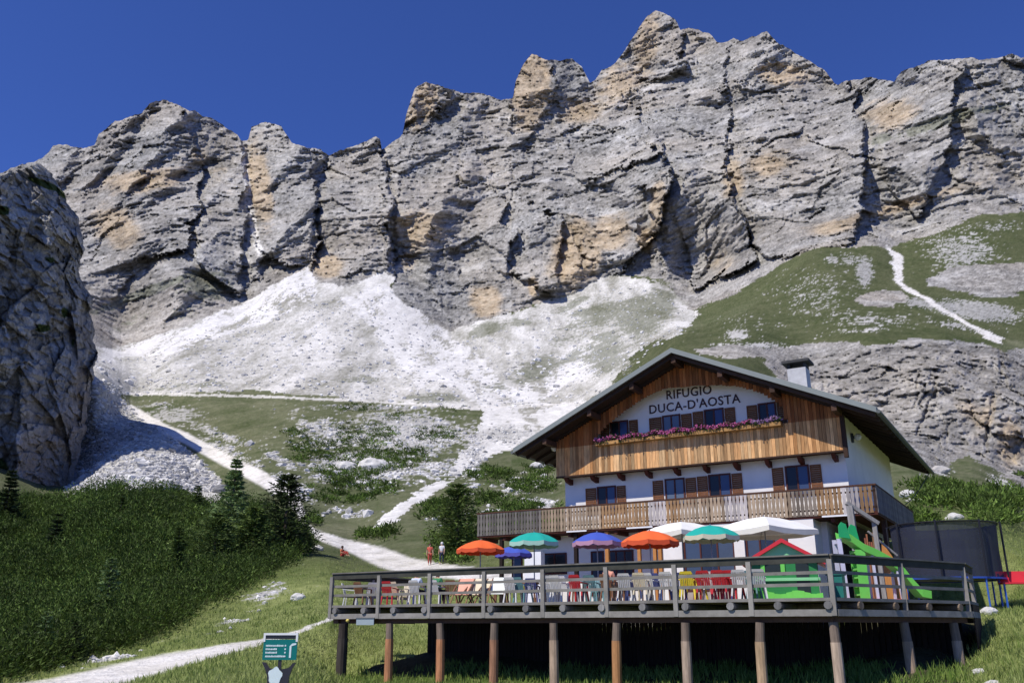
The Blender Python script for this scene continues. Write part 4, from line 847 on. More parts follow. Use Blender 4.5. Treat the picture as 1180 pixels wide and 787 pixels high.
# lamps on the hut
M_LAMP = mat('lamp_white', (.75, .75, .75), .4, .03, 5); M_LD = mat('lamp_dark_metal', (.04, .045, .06), .5, .1, 5)
def wl(p): return Matrix.Translation(HUTO) @ Matrix.Rotation(HANG, 4, 'Z') @ Vector(p)
yy, zz_ = hs(981, 504, W); r_ = tag(empty('wall_lamp', wl((W, yy, zz_)), HANG), 'round bulkhead lamp on a dark bracket on the side wall under the eave', 'lamp')
m = MB(); m.box(0.0, -.12, -.22, .09, .06, .16); m.tube([(.05, 0, 0), (.2, 0, 0)], .06, 8); m.build('bracket', M_LD, r_)
m = MB(); m.lathe([(0, -.15), (.09, -.13), (.15, -.04), (.15, .04), (.09, .12), (0, .15)], 14, .26, 0); m.build('globe', M_LAMP, r_, True)
xx, zz_ = hp(639, 516, -.5); r_ = tag(empty('wall_lamp', wl((xx, -.5, zz_)), HANG), 'round white lamp hanging below the left eave', 'lamp')
m = MB(); m.tube([(0, 0, .1), (0, 0, .62)], .02, 6); m.build('rod', M_LD, r_); m = MB(); m.lathe([(0, -.17), (.12, -.13), (.17, 0), (.12, .12), (0, .16)], 14); m.build('globe', M_LAMP, r_, True)
# cable from the eave corner
m = MB(); p0 = Vector((W + 1.6, 13.6, rooftop(W + 1.6) - .3)); p1 = Vector((W + .1, 11.7, 5.2)); m.tube([p0 + (p1 - p0) * (k / 6) - Vector((0, 0, .25 * math.sin(math.pi * k / 6))) for k in range(7)], .02, 5); m.build('cable', M_LD, hut)
# ---------------------------------------------------------------- terrace on stilts
ZD = -1.45; ZF = .68                                  # foot of the stilts, floor level (camera heights)
def dw(x, y, z): return Vector((DECK0[0] + x * HU[0] + y * HV[0], DECK0[1] + x * HU[1] + y * HV[1], z))
def dpx(px, py, yd):
    a, b = ray(px, py); ox, oy = DECK0[0] + yd * HV[0], DECK0[1] + yd * HV[1]
    x = (a * oy - ox) / (HU[0] - a * HU[1]); return x, b * (oy + x * HU[1])
M_OLDPOST = mat('shade_split_post', (.30, .23, .17), .9, .35, 2.2, .1, stretch=(4, 4, .8))
M_DECKB = mat('terrace_planks', (.25, .215, .18), .9, .3, 3, .1)
M_RAIL = mat('weathered_rail', (.255, .24, .215), .9, .25, 3, .1)
M_HAND = mat('dark_handrail_plank', (.055, .055, .046), .85, .25, 3, .1)
deck = tag(empty('terrace', tuple(dw(0, 0, ZD)), HANG), 'long wooden terrace on stilts with a grey railing in front of the hut', 'terrace')
E = lambda z: z - ZD
PA, PB, PC, PD = (0, 0), (16.1, 0), (18.6, 5.24), (18.6, 7.6)
m = MB(); fl = [PA, PB, PC, PD, (14.6, 9.0), (14.2, 12.28), (0, 12.28)]
m.prism([(x, y, E(ZF)) for x, y in fl], (0, 0, -.07)); 
m.build('floor', M_DECKB, deck)
def edge_run(P, Q, z0, z1, off, th, mt, name, tone=1., parent=deck):
    P, Q = Vector((P[0], P[1], 0)), Vector((Q[0], Q[1], 0)); d = (Q - P).normalized(); n = Vector((d.y, -d.x, 0))
    a_, b_ = P + n * off, Q + n * off; m = MB().tone(tone)
    m.prism([(a_.x, a_.y, E(z0)), (b_.x, b_.y, E(z0)), (b_.x, b_.y, E(z1)), (a_.x, a_.y, E(z1))], n * -th); return m.build(name, mt, parent)
runs = [(PA, PB), (PB, PC), (PC, PD), ((0, 4.2), PA)]
for k, (P, Q) in enumerate(runs):
    edge_run(P, Q, ZF - .065, ZF + .012, .09, .085, M_RAIL, 'floor_edge', .8)
    edge_run(P, Q, .26, .42, .10, .16, M_RAIL, 'front_beam', 1.0)
    edge_run(P, Q, .12, .255, -.10, .2, M_DARKWOOD, 'lower_beam', 2.5)
    edge_run(P, Q, 1.52, 1.69, .06, .07, M_HAND, 'handrail')
    edge_run(P, Q, 1.692, 1.73, .10, .2, M_RAIL, 'rail_cap', .62)
    edge_run(P, Q, 1.25, 1.33, .03, .035, M_RAIL, 'rail', .8)
    edge_run(P, Q, .965, 1.045, .03, .035, M_RAIL, 'rail', .8)
rposts = [(16.1 * k / 8, 0) for k in range(9)] + [(17.35, 2.62), PC, (18.6, 7.5), (0, 2.1), (0, 4.2)]
for x, y in rposts:
    m = MB().tone(random.uniform(.85, 1.15)); m.box(x - .06, y - .115, E(.27), x + .06, y - .025, E(1.6)); m.build('railing_post', M_RAIL, deck)
for k in range(14):
    x = .25 + k * 1.21; m = MB().tone(random.uniform(.6, 1.0)); m.tube([(x, -.16, E(.515)), (x, 4.8, E(.515))], .098, 10); m.build('joist', M_GREYWOOD, deck)
for k in range(4):
    t_ = (k + .6) / 4; x, y = 16.1 + 2.5 * t_, 5.24 * t_; m = MB().tone(.6); m.tube([(x + .12, y - .06, E(.515)), (x - 3.5, y + 1.7, E(.515))], .098, 10); m.build('joist', M_OLDPOST, deck)
sp = [(dpx(p, 718, .05)[0], .05) for p in (396, 449, 507, 570, 638, 711, 790, 876)] + [(16.0, .15)]
for p in (1046, 1103):
    best = min(((abs((lambda v: CX + v[0] / v[1] * (F * CP - (CY - 716) * SP))((dw(16.1 + 2.5 * t_, 5.24 * t_, .2).x, dw(16.1 + 2.5 * t_, 5.24 * t_, .2).y)) - p), t_) for t_ in np.linspace(0, 1, 60))); sp.append((16.1 + 2.5 * best[1] - .1, 5.24 * best[1] + .12))
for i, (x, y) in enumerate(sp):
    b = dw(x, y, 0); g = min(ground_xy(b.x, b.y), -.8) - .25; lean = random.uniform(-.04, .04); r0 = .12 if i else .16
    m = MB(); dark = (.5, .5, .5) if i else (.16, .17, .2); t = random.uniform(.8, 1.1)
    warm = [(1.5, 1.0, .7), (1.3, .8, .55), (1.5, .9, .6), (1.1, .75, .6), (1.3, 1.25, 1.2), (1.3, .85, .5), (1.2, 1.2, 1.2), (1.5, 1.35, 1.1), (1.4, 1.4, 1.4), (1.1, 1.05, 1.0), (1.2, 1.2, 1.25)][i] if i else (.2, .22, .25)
    m.tone(.62, .62, .66) if i else m.tone(*dark); m.tube([(x, y, E(.12)), (x + lean, y, E(-.35))], [r0 * .95, r0], 12)  # shade painted into each upper length after the first post
    m.tone(*warm); m.tube([(x + lean, y, E(-.345)), (x + lean * 1.6, y, E(g))], [r0 * 1.08, r0 * 1.12], 12); m.build('support_post', M_OLDPOST, deck)  # sunlight painted into the lower length, over each post's own wood tint
    m = MB(); m.tone(1.6); m.lathe([(0, E(g + .10)), (.2, E(g + .10)), (.24, E(g - .2)), (0, E(g - .2))], 10, x + lean * 1.6, y); m.build('footing', M_RAIL, deck)
# dark boarding at the right end and at the rear of the space below
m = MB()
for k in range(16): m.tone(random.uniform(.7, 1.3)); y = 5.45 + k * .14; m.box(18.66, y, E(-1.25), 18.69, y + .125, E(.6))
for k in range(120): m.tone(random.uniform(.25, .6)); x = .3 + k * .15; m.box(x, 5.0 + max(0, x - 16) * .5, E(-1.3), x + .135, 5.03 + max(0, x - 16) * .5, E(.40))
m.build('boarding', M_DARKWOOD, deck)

# ---------------------------------------------------------------- things on the terrace
def dplace(px, yd):
    x, _ = dpx(px, 690, yd); return dw(x, yd, ZF + .002)
PL = {}
def plastic(name, c, r=.45): 
    if name not in PL: PL[name] = mat('plastic_' + name, c, r, .06, 3, .35)
    return PL[name]
M_POLE = mat('grey_metal_pole', (.25, .25, .26), .4, .1, 4, .5, .6)
def umbrella(px, pytop, yd, wpx, colname, c, valc, label, sq=False, ptop_dz=0, rim=None, group='parasols on the terrace', n=8):
    p = dplace(px, yd); zt = ray(px, pytop)[1] * p.y; r = wpx * p.y / 1071. / 2
    ro = tag(empty('parasol', p, HANG + R(random.uniform(0, 30) if not sq else 20)), label, 'parasol', group); H = zt - p.z; h = r * (.38 if not sq else .31)
    m = MB(); m.tube([(0, 0, .1), (0, 0, H + .05)], .022, 8); m.build('pole', M_POLE, ro)
    m = MB(); m.lathe([(0, 0), (.24, 0), (.26, .03), (.2, .08), (.05, .1), (.05, .3), (0, .3)], 14); m.build('foot', plastic('dark_grey', (.06, .06, .06)), ro)
    nn = 4 if sq else n; sub = 3; mt = plastic('cloth_' + colname, c, .9)
    vs = []; fs = []; rings = [(0, 0), (.3, .10), (.6, .30), (.85, .56), (1, .78 if not sq else .7)]
    m = MB(); K = nn * 4; pts = []
    for q, (fr_, dz) in enumerate(rings):
        for k in range(K):
            a_ = 2 * math.pi * k / K; seg = (k % 4) / 4.; cs = math.cos(math.pi / nn) / math.cos(2 * math.pi / nn * seg - math.pi / nn); cs = 1 - (1 - cs) * 1.0
            sag = .10 * math.sin(math.pi * seg) * fr_; pts.append((math.cos(a_) * r * fr_ * cs, math.sin(a_) * r * fr_ * cs, H - h * (dz / .78) * (1 if not sq else .95) - sag * r * .35))
    F_ = [(q*K + k, q*K + (k+1) % K, (q+1)*K + (k+1) % K, (q+1)*K + k) for q in range(len(rings) - 1) for k in range(K)]
    m.add(pts, F_); m.build('canopy', mt, ro, smooth=not sq)
    m = MB(); m.tone(1); low = []
    top_ = pts[-K:]
    for k in range(K): x_, y_, z_ = top_[k]; low.append((x_ * 1.005, y_ * 1.005, z_ - (.13 if not sq else .16) - (.03 if k % 2 else 0)))
    m.add([(x_ * 1.002, y_ * 1.002, z_ - .001) for x_, y_, z_ in top_] + low, [(k, (k+1) % K, K + (k+1) % K, K + k) for k in range(K)]); m.build('valance', valc, ro)
    m = MB()
    for k in range(nn): a_ = 2 * math.pi * k / nn; e_ = top_[k * 4]; m.tube([(0, 0, H - .02 - h * .55), (e_[0] * .55, e_[1] * .55, H - h * .36)], .008, 5); m.tube([(0, 0, H - .03), (e_[0] * .98, e_[1] * .98, e_[2] - .02)], .008, 5)
    m.build('ribs', M_POLE, ro); return ro
OR = (.75, .13, .03); TE = (.01, .34, .28); BL = (.05, .09, .42); WH_ = (.74, .74, .72)
MV = lambda n_, c: plastic('valance_' + n_, c, .9)
umbrella(553, 622, 6.5, 57, 'orange', OR, MV('orange', (.62, .09, .03)), 'orange parasol at the left end, in front of the pine tree')
umbrella(592, 629, 9.6, 46, 'blue', BL, MV('blue', (.10, .10, .40)), 'small blue parasol mostly hidden behind the left teal one')
umbrella(616, 613, 4.6, 62, 'teal', TE, MV('mint', (.35, .55, .45)), 'teal parasol with pale fringe standing left of the blue one')
umbrella(690, 613, 5.4, 60, 'blue', BL, MV('rose', (.45, .25, .35)), 'blue parasol with a rosy fringe between teal and orange ones')
umbrella(752, 611, 4.2, 68, 'orange', OR, MV('orange', (.62, .09, .03)), 'orange parasol in front of the honey coloured porch')
umbrella(824, 605, 5.6, 68, 'teal', TE, MV('cream', (.55, .55, .40)), 'teal parasol with scalloped cream edge between the two white ones')
umbrella(790, 601, 8.2, 104, 'white', WH_, MV('ivory', (.7, .67, .58)), 'large white parasol behind the orange and right teal ones', sq=True)
umbrella(888, 595, 8.2, 122, 'white', WH_, MV('ivory', (.7, .67, .58)), 'largest white parasol, spread above the little green playhouse', sq=True)
# furniture
def armchair(c):
    r = empty('garden_chair', (0, 0, 0))
    m = MB(); m.prism([(-.22, -.22, .40), (.22, -.22, .40), (.20, .2, .38), (-.20, .2, .38)], (0, 0, .03)); m.build('seat', c, r)
    m = MB()
    for k in range(7): x = -.18 + k * .06; m.prism([(x - .02, .2, .40), (x + .02, .2, .40), (x + .024, .33, .84), (x - .024, .33, .84)], (0, .02, 0))
    m.prism([(-.21, .325, .82), (.21, .325, .82), (.17, .345, .90), (-.17, .345, .90)], (0, .025, 0)); m.build('backrest', c, r)
    for sx_ in (-1, 1):
        m = MB(); m.beam((sx_ * .24, -.22, .62), (sx_ * .22, .28, .66), .06, .025); m.beam((sx_ * .24, -.2, .42), (sx_ * .24, -.21, .61), .05, .03); m.build('armrest', c, r)
        for sy_ in (-1, 1): m = MB(); m.beam((sx_ * .21, sy_ * .2, .40), (sx_ * .25, sy_ * .26, 0), .05, .04, up=(0, 1, 0)); m.build('leg', c, r)
    return r
def table(c, topc, rnd=True, s=.45, s2=.45):
    r = empty('garden_table', (0, 0, 0)); m = MB()
    if rnd: m.lathe([(0, .70), (s, .70), (s + .01, .715), (s, .73), (0, .73)], 20)
    else: m.box(-s, -s2, .70, s, s2, .735)
    m.build('tabletop', topc, r)
    for sx_ in (-1, 1):
        for sy_ in (-1, 1): q = .62 if rnd else .9; m = MB(); m.beam((sx_ * s * q, sy_ * (s2 if not rnd else s) * q, .70), (sx_ * s * q * 1.05, sy_ * (s2 if not rnd else s) * q * 1.05, 0), .045, .045, up=(0, 1, 0)); m.build('leg', c, r)
    return r
def lounger(c, fr_):
    r = empty('deck_chair', (0, 0, 0))
    for sx_ in (-1, 1): m = MB(); m.beam((sx_ * .3, -.5, .30), (sx_ * .3, .55, .95), .035, .035); m.beam((sx_ * .3, -.55, .0), (sx_ * .3, .15, .66), .035, .035); m.beam((sx_ * .3, -.1, .5), (sx_ * .3, .5, 0), .035, .035); m.build('side_frame', fr_, r)
    m = MB(); P_ = [(-.45, .33), (-.2, .34), (.1, .48), (.35, .78), (.55, .95)]; vs = []
    for y_, z_ in P_: vs += [(-.285, y_, z_), (.285, y_, z_)]
    vs2 = [(a_, b_, c_ + .015) for a_, b_, c_ in vs]; n = len(vs)
    m.add(vs + vs2, [(2*k, 2*k+1, 2*k+3, 2*k+2) for k in range(4)] + [(n+2*k, n+2*k+1, n+2*k+3, n+2*k+2) for k in range(4)]); m.build('sling', c, r); return r
WHP, REDP, YEL, TEAL_, BRN, CRM, BLU, PNK = [plastic(n_, c) for n_, c in (('white', (.62, .62, .62)), ('red', (.50, .03, .04)), ('yellow', (.75, .60, .05)), ('grey_teal', (.12, .25, .27)), ('brown', (.22, .11, .06)), ('cream', (.66, .58, .42)), ('navy', (.06, .08, .22)), ('salmon', (.68, .34, .24)))]
protos = {}
def chair_at(kind, px, yd, rot, label, group, maker=armchair, col=None):
    key = (maker.__name__, kind)
    if key not in protos: o = maker(*col) if isinstance(col, tuple) else maker(col); protos[key] = o
    else: o = copy_tree(protos[key])
    o.location = dplace(px, yd); o.scale = (.87,) * 3; o.rotation_euler.z = HANG + R(rot); tag(o, label, 'deck chair' if maker is lounger else 'chair', group); return o
G = {'white': 'white plastic chairs', 'red': 'red plastic chairs', 'yellow': 'yellow plastic chairs', 'teal': 'grey teal chairs', 'brown': 'brown slatted chairs', 'cream': 'cream chairs', 'navy': 'navy chairs'}
CM = {'white': WHP, 'red': REDP, 'yellow': YEL, 'teal': TEAL_, 'brown': BRN, 'cream': CRM, 'navy': BLU}
for kd, px, yd, rot, lab in [
 ('white', 404, 1.4, 120, 'white chair nearest the left end of the railing'), ('brown', 418, 1.0, 175, 'brown slatted chair with its back to the railing, between two white chairs'),
 ('white', 430, 1.5, 215, 'white chair right of the brown slatted chair at the left end'), ('red', 449, 1.1, 190, 'red chair near the left end, beside a cream chair'),
 ('cream', 461, 1.5, 160, 'cream chair between the red chair and the dark tabletop'), ('cream', 468, 2.6, 20, 'cream chair behind the first cream one, facing out'),
 ('white', 481, 1.0, 185, 'white chair carrying the sitter in a pale blue shirt'), ('white', 506, 1.3, 170, 'white chair carrying the sitter in a green shirt'),
 ('brown', 521, 1.6, 200, 'brown chair between the green sitter and the striped slings'), ('white', 591, 1.1, 185, 'white chair just right of the pale sling chair'),
 ('teal', 603, 1.2, 170, 'grey teal chair under the left teal parasol'), ('navy', 613, 1.9, 200, 'navy chair behind the grey teal one'),
 ('white', 632, 1.0, 195, 'white chair at the left corner of the long brown table'), ('white', 645, .9, 175, 'white chair in the middle of the long brown table'),
 ('white', 655, 1.3, 160, 'white chair at the right corner of the long brown table'), ('red', 667, .9, 180, 'red slatted chair alone between long brown table and blue parasol'),
 ('teal', 682, 1.3, 190, 'grey teal chair under the blue parasol, left one'), ('teal', 690, 2.4, 10, 'grey teal chair under the blue parasol, rear one'),
 ('brown', 704, 1.0, 170, 'brown chair carrying the sitter in a salmon shirt'), ('white', 722, 1.0, 190, 'white chair left of the red brown table'),
 ('navy', 730, 1.7, 210, 'navy chair at the red brown table'), ('cream', 741, .9, 180, 'cream chair drawn up to the red brown table'),
 ('white', 751, 1.1, 175, 'white chair right of the cream one at the red brown table'), ('navy', 762, 1.4, 160, 'navy chair under the right orange parasol'),
 ('white', 771, .9, 185, 'white chair just left of a railing post, under the orange parasol'), ('navy', 783, 1.4, 200, 'navy chair between white and yellow chairs'),
 ('yellow', 794, 1.0, 190, 'yellow chair in front of the teal parasol'), ('yellow', 803, 1.8, 150, 'yellow chair half behind the other yellow one'),
 ('red', 814, .9, 185, 'red chair left of centre at the orange tabletop'), ('white', 823, 1.4, 170, 'white chair between the red chairs at the orange tabletop'),
 ('red', 833, .9, 175, 'red chair at the right side of the orange tabletop'), ('red', 846, 1.1, 165, 'red chair furthest right, next to a white one'),
 ('white', 854, 1.0, 190, 'white chair between red chair and railing post near the playhouse'), ('teal', 867, 1.5, 180, 'grey teal chair left of the green playhouse'),
 ('white', 874, 1.0, 200, 'white chair touching the left side of the green playhouse')]:
    chair_at(kd, px, yd, rot, lab, G[kd], armchair, CM[kd])
chair_at('pale', 574, 1.3, 20, 'folding deck chair with a bright white sling, tilted back', 'sling deck chairs', lounger, (plastic('sling_white', (.80, .84, .78), .9), BRN))
chair_at('pink', 533, 1.3, 15, 'salmon sling deck chair left of the striped pair', 'sling deck chairs', lounger, (PNK, BRN))
chair_at('beige', 546, 1.5, 5, 'cream sling deck chair between salmon sling and white sling', 'sling deck chairs', lounger, (CRM, BRN))
chair_at('beige', 557, 2.0, -10, 'cream sling deck chair partly behind another cream one', 'sling deck chairs', lounger, (CRM, BRN))
for (px, yd, rnd, s1, s2, tc, lc_, lab) in [(424, 2.6, True, .45, .45, WHP, WHP, 'round white table at the left end of the terrace'), (492, 2.0, True, .5, .5, plastic('green_top', (.03, .16, .12)), BLU, 'round dark green table beside the sitter in pale blue'),
   (640, 2.1, False, .95, .4, BRN, BRN, 'long brown wooden table with three white chairs'), (690, 3.6, False, .8, .4, TEAL_, BRN, 'grey green table under the blue parasol'), (745, 2.3, False, .95, .4, plastic('red_brown', (.22, .06, .04)), BRN, 'red brown wooden table under the right orange parasol'),
   (816, 1.9, False, .55, .4, plastic('orange_top', (.75, .35, .08)), REDP, 'table with an orange top among the red chairs'), (600, 3.4, False, .8, .4, BRN, BRN, 'brown table beneath the left teal parasol'), (836, 3.8, False, .9, .4, BRN, BRN, 'brown table beneath the right teal parasol'), (556, 4.8, False, .8, .4, BRN, BRN, 'brown table beneath the left orange parasol')]:
    o = table(lc_, tc, rnd, s1, s2); o.location = dplace(px, yd); o.rotation_euler.z = HANG; tag(o, lab, 'table')
# ---- playhouse
p = dplace(908, 2.6); ph = tag(empty('playhouse', p, HANG + R(12)), 'little green plastic playhouse with a red gable roof', 'playhouse')
GRN = plastic('play_green', (.03, .22, .06)); LG = plastic('lime_green', (.17, .62, .10)); MINT = plastic('mint_green', (.25, .62, .30)); RD = plastic('play_red', (.60, .03, .04)); PDK = plastic('dark_opening', (.02, .03, .03))
m = MB(); w2, d2, hw, ha = .86, .7, 1.12, 1.62; m.box(-w2, -d2, 0, w2, d2, hw); m.build('wall', GRN, ph)
m = MB(); m.prism([(-w2 + .02, -d2 - .02, hw), (w2 - .02, -d2 - .02, hw), (0, -d2 - .02, ha - .04)], (0, 2 * d2 + .04, 0)); m.build('gable', MINT, ph)
m = MB()
for sg in (-1, 1): m.prism([(0, -d2 - .2, ha + .02), (sg * (w2 + .22), -d2 - .2, hw - .10), (sg * (w2 + .22), -d2 - .2, hw - .20), (0, -d2 - .2, ha - .09)], (0, 2 * d2 + .4, 0))
m.build('roof', RD, ph)
m = MB()
for k in range(12): x = -w2 + 2 * w2 * k / 11; m.prism([(x - .08, -d2 - .06, 0), (x + .08, -d2 - .06, 0), (x + .08, -d2 - .06, .22 + .05 * math.sin(k * 1.1)), (x - .08, -d2 - .06, .22 + .05 * math.sin((k - .5) * 1.1))], (0, .055, 0))
m.build('lime_skirt', LG, ph)
m = MB(); m.box(-w2, -d2 - .05, .52, w2, -d2 - .002, .60); m.box(w2 + .002, -d2, .52, w2 + .05, d2, .60); m.build('band', MINT, ph)
m = MB(); m.box(-.5, -d2 - .012, .76, -.1, -d2 - .002, 1.04); f = m.build('window', PDK, ph); m = MB(); m.box(-.62, -d2 - .04, .72, -.51, -d2 - .004, 1.06); m.build('shutter', LG, f); m = MB(); m.box(-.09, -d2 - .04, .72, .02, -d2 - .004, 1.06); m.build('shutter', LG, f)
m = MB(); m.box(.30, -d2 - .012, .10, .64, -d2 - .002, 1.0); m.build('door', PDK, ph)
m = MB(); m.box(w2 + .002, -.3, .72, w2 + .012, .15, 1.02); m.build('window', PDK, ph)
# ---- slide
p = dplace(968, 4.8); sl_ = tag(empty('slide', p, 0), 'bright green plastic slide with tall ears, standing on red feet', 'slide')
Yq = p.y
def sq(px, py): v = at(px, py, Yq); return Vector((v.x - p.x, 0, v.z - p.z))
pts = [sq(*q) for q in ((967, 619), (978, 624), (992, 634), (1008, 641), (1024, 650), (1038, 662), (1048, 675), (1058, 686), (1068, 688))]
pts = [q + Vector((0, -.001 * i * i, 0)) for i, q in enumerate(pts)]
m = MB(); prof = [(-.30, .17), (-.26, .17), (-.23, .0), (.23, 0), (.26, .17), (.30, .17), (.26, -.04), (-.26, -.04)]; vs = []; n = len(prof)
for q in pts: vs += [(q.x, q.y + a_, max(q.z, .06) + b_) for a_, b_ in prof]
m.add(vs, [(i*n+k, i*n+(k+1) % n, (i+1)*n+(k+1) % n, (i+1)*n+k) for i in range(len(pts)-1) for k in range(n)] + [tuple(range(n)), tuple(range((len(pts)-1)*n, len(pts)*n))]); m.build('chute', LG, sl_)
for sy_ in (-.30, .28):
    q0 = pts[0]; m = MB(); dx_ = .0 if sy_ < 0 else .5
    m.prism([(q0.x - .1 + dx_, sy_, q0.z - .02), (q0.x + .22 + dx_, sy_, q0.z - .06 - dx_ * .2), (q0.x + .13 + dx_, sy_, q0.z + .36), (q0.x - .0 + dx_, sy_, q0.z + .42), (q0.x - .09 + dx_, sy_, q0.z + .3)], (0, .05, 0)); m.build('ear', plastic('deep_green', (.02, .36, .12)), sl_)
LIL = plastic('lilac_white', (.60, .60, .72))
for (xa, xb) in ((967, 973), (1003, 1008), (1030, 1036)):
    a_ = sq(xa, 650); b_ = sq(xb, 688); m = MB(); zt = np.interp(a_.x, [q.x for q in pts], [q.z for q in pts]) - .06
    for sy_ in (-.2, .2): m.beam((a_.x, sy_, zt), (b_.x, sy_ * 1.3, .02), .12 if xa == 967 else .07, .06, up=(0, 1, 0))
    m.beam((a_.x, -.2, zt - .1), (a_.x, .2, zt - .1), .05, .05); m.build('leg', LIL, sl_)
m = MB(); x0_ = sq(986, 660).x
for k in range(6): z_ = .2 + k * .24; m.box(x0_ - .02, -.2, z_, x0_ + .26, .2, z_ + .05)
for sy_ in (-.24, .2): m.box(x0_ - .02, sy_, .02, x0_ + .26, sy_ + .04, 1.5)
m.build('ladder', LG, sl_)
m = MB()
for xa, xb in ((962, 985), (992, 1016), (1024, 1040)): a_, b_ = sq(xa, 688), sq(xb, 688); m.prism([(a_.x, -.4, .0), (b_.x, -.4, 0), (b_.x - .1, -.4, .10), (a_.x + .1, -.4, .10)], (0, .8, 0))
m.build('feet', plastic('pink_red', (.62, .10, .14)), sl_)
# ---- teal crate beside the playhouse
p = dplace(966, 3.4); o = tag(empty('toy_crate', p, HANG), 'teal plastic toy crate between playhouse and slide', 'crate')
m = MB(); m.box(-.2, -.2, 0, .2, .2, .7); m.build('body', plastic('crate_teal', (.02, .16, .14)), o); m = MB(); m.box(-.23, -.23, .702, .23, .23, .76); m.build('lid', plastic('crate_teal', (.02, .16, .14)), o)
# ---- lean-to of grey posts at the right end of the hut
def lw(px, py, yd): x, z = dpx(px, py, yd); return x, z
ro = tag(empty('lean_to', dw(16.0, 9.2, ZF - .2), HANG), 'rough wooden lean-to frame of grey posts at the corner of the hut', 'lean-to')
def L3(px, py, yd): x, z = dpx(px, py, yd); return Vector((x - 16.0, yd - 9.2, z - ZF + .2))
m = MB(); a_ = L3(979, 583, 8.0); m.beam(a_, (a_.x + .1, a_.y, 0), .2, .2, up=(0, 1, 0)); m.build('post', M_GREYWOOD, ro)
m = MB(); b_ = L3(1007, 600, 8.6); m.beam(b_, (b_.x + .05, b_.y, 0), .14, .14, up=(0, 1, 0)); m.build('post', M_GREYWOOD, ro)
m = MB(); m.beam(L3(975, 579, 8.0), L3(1012, 603, 8.6), .14, .12); m.build('rafter', M_GREYWOOD, ro)
m = MB(); m.beam(L3(1000, 612, 8.9), L3(1034, 640, 9.4), .06, .06); m.build('brace', M_GREYWOOD, ro)
m = MB(); m.tone(1.6, 1.0, .7)
for k in range(5): m.tone(random.uniform(.6, 1.1), random.uniform(.4, .6), .4); q = L3(1004 + k * 2.4, 690, 9.3); m.box(q.x, q.y, 0, q.x + .05, q.y + .05, random.uniform(1.6, 2.6))
m.build('leaning_slats', M_OLDPOST, ro)
m = MB(); q = L3(1024, 660, 9.5); m.prism([(q.x - .3, q.y, 0), (q.x + .5, q.y, 0), (q.x + .5, q.y, 1.2), (q.x - .1, q.y, 2.3)], (0, .05, 0)); m.build('tan_panel', M_ORANGEWOOD, ro)
# ---- trampoline
Yt = 31.6; g0 = .70; ctr = at(1094, 667, Yt); zm = ray(1094, 668)[1] * Yt
tr_ = tag(empty('trampoline', (ctr.x, ctr.y, g0), 0), 'round trampoline with a dark safety net and blue rim', 'trampoline'); rT = 1.72; hm = zm - g0; hn = (ray(1094, 606)[1] * Yt) - g0
m = MB(); m.lathe([(rT - .22, hm + .03), (rT + .05, hm + .03), (rT + .05, hm - .03), (rT - .22, hm - .03), (rT - .22, hm + .03)], 40); m.build('blue_rim', plastic('pad_blue', (.03, .08, .38)), tr_)
m = MB(); m.lathe([(0, hm), (rT - .22, hm)], 40); m.build('mat', plastic('black_mesh', (.012, .012, .014)), tr_)
netm = bpy.data.materials.new('safety_net'); t, b, N, L = nodes(netm); b.inputs['Base Color'].default_value = (.02, .025, .045, 1); b.inputs['Roughness'].default_value = .9
nz = N('ShaderNodeTexNoise'); nz.inputs['Scale'].default_value = 1.5; tcn = N('ShaderNodeTexCoord'); L(tcn.outputs['Object'], nz.inputs['Vector']); mr = N('ShaderNodeMapRange'); mr.inputs['To Min'].default_value = .80; mr.inputs['To Max'].default_value = .92; L(nz.outputs[0], mr.inputs['Value']); L(mr.outputs[0], b.inputs['Alpha'])
m = MB(); m.lathe([(rT - .04, hm + .04), (rT - .06, (hm + hn) / 2), (rT - .02, hn)], 44); m.build('net', netm, tr_)
for k in range(8):
    a_ = 2 * math.pi * (k + .3) / 8; x, y = math.cos(a_) * (rT + .09), math.sin(a_) * (rT + .09)
    m = MB(); m.tube([(x, y, hm + .04), (x, y, hn + .05)], .035, 7); m.build('net_pole', plastic('black_foam', (.015, .015, .018)), tr_)
    if k % 2 == 0:
        m = MB(); m.tube([(x * .95, y * .95, hm - .04), (x * .95, y * .95, -.4)], .03, 7); m.build('leg', plastic('leg_blue', (.04, .12, .45)), tr_)
m = MB(); m.lathe([(rT + .03, hn + .02), (rT + .05, hn), (rT + .03, hn - .03), (rT, hn)], 40); m.build('top_ring', plastic('black_foam', (.015, .015, .018)), tr_)
# ---- red bench at the right edge
c_ = at(1170, 690, 30.5); gz = ground_xy(c_.x, c_.y); zs = ray(1170, 671)[1] * 30.5
o = tag(empty('bench', (c_.x, c_.y, gz), R(-8)), 'red bench with blue legs beside the trampoline', 'bench'); hb = zs - gz
m = MB(); m.box(-.38, -.22, hb - .05, .8, .22, hb); m.build('seat', RD, o); m = MB(); m.prism([(-.38, .2, hb + .0), (.8, .2, hb), (.8, .3, hb + .38), (-.38, .3, hb + .38)], (0, .04, 0)); m.build('backrest', RD, o)
for x in (-.34, .72): m = MB(); m.beam((x, -.18, hb - .05), (x, -.2, 0), .05, .05, up=(0, 1, 0)); m.beam((x, .2, hb + .3), (x, .24, 0), .05, .05, up=(0, 1, 0)); m.build('leg', plastic('leg_blue', (.04, .12, .45)), o)
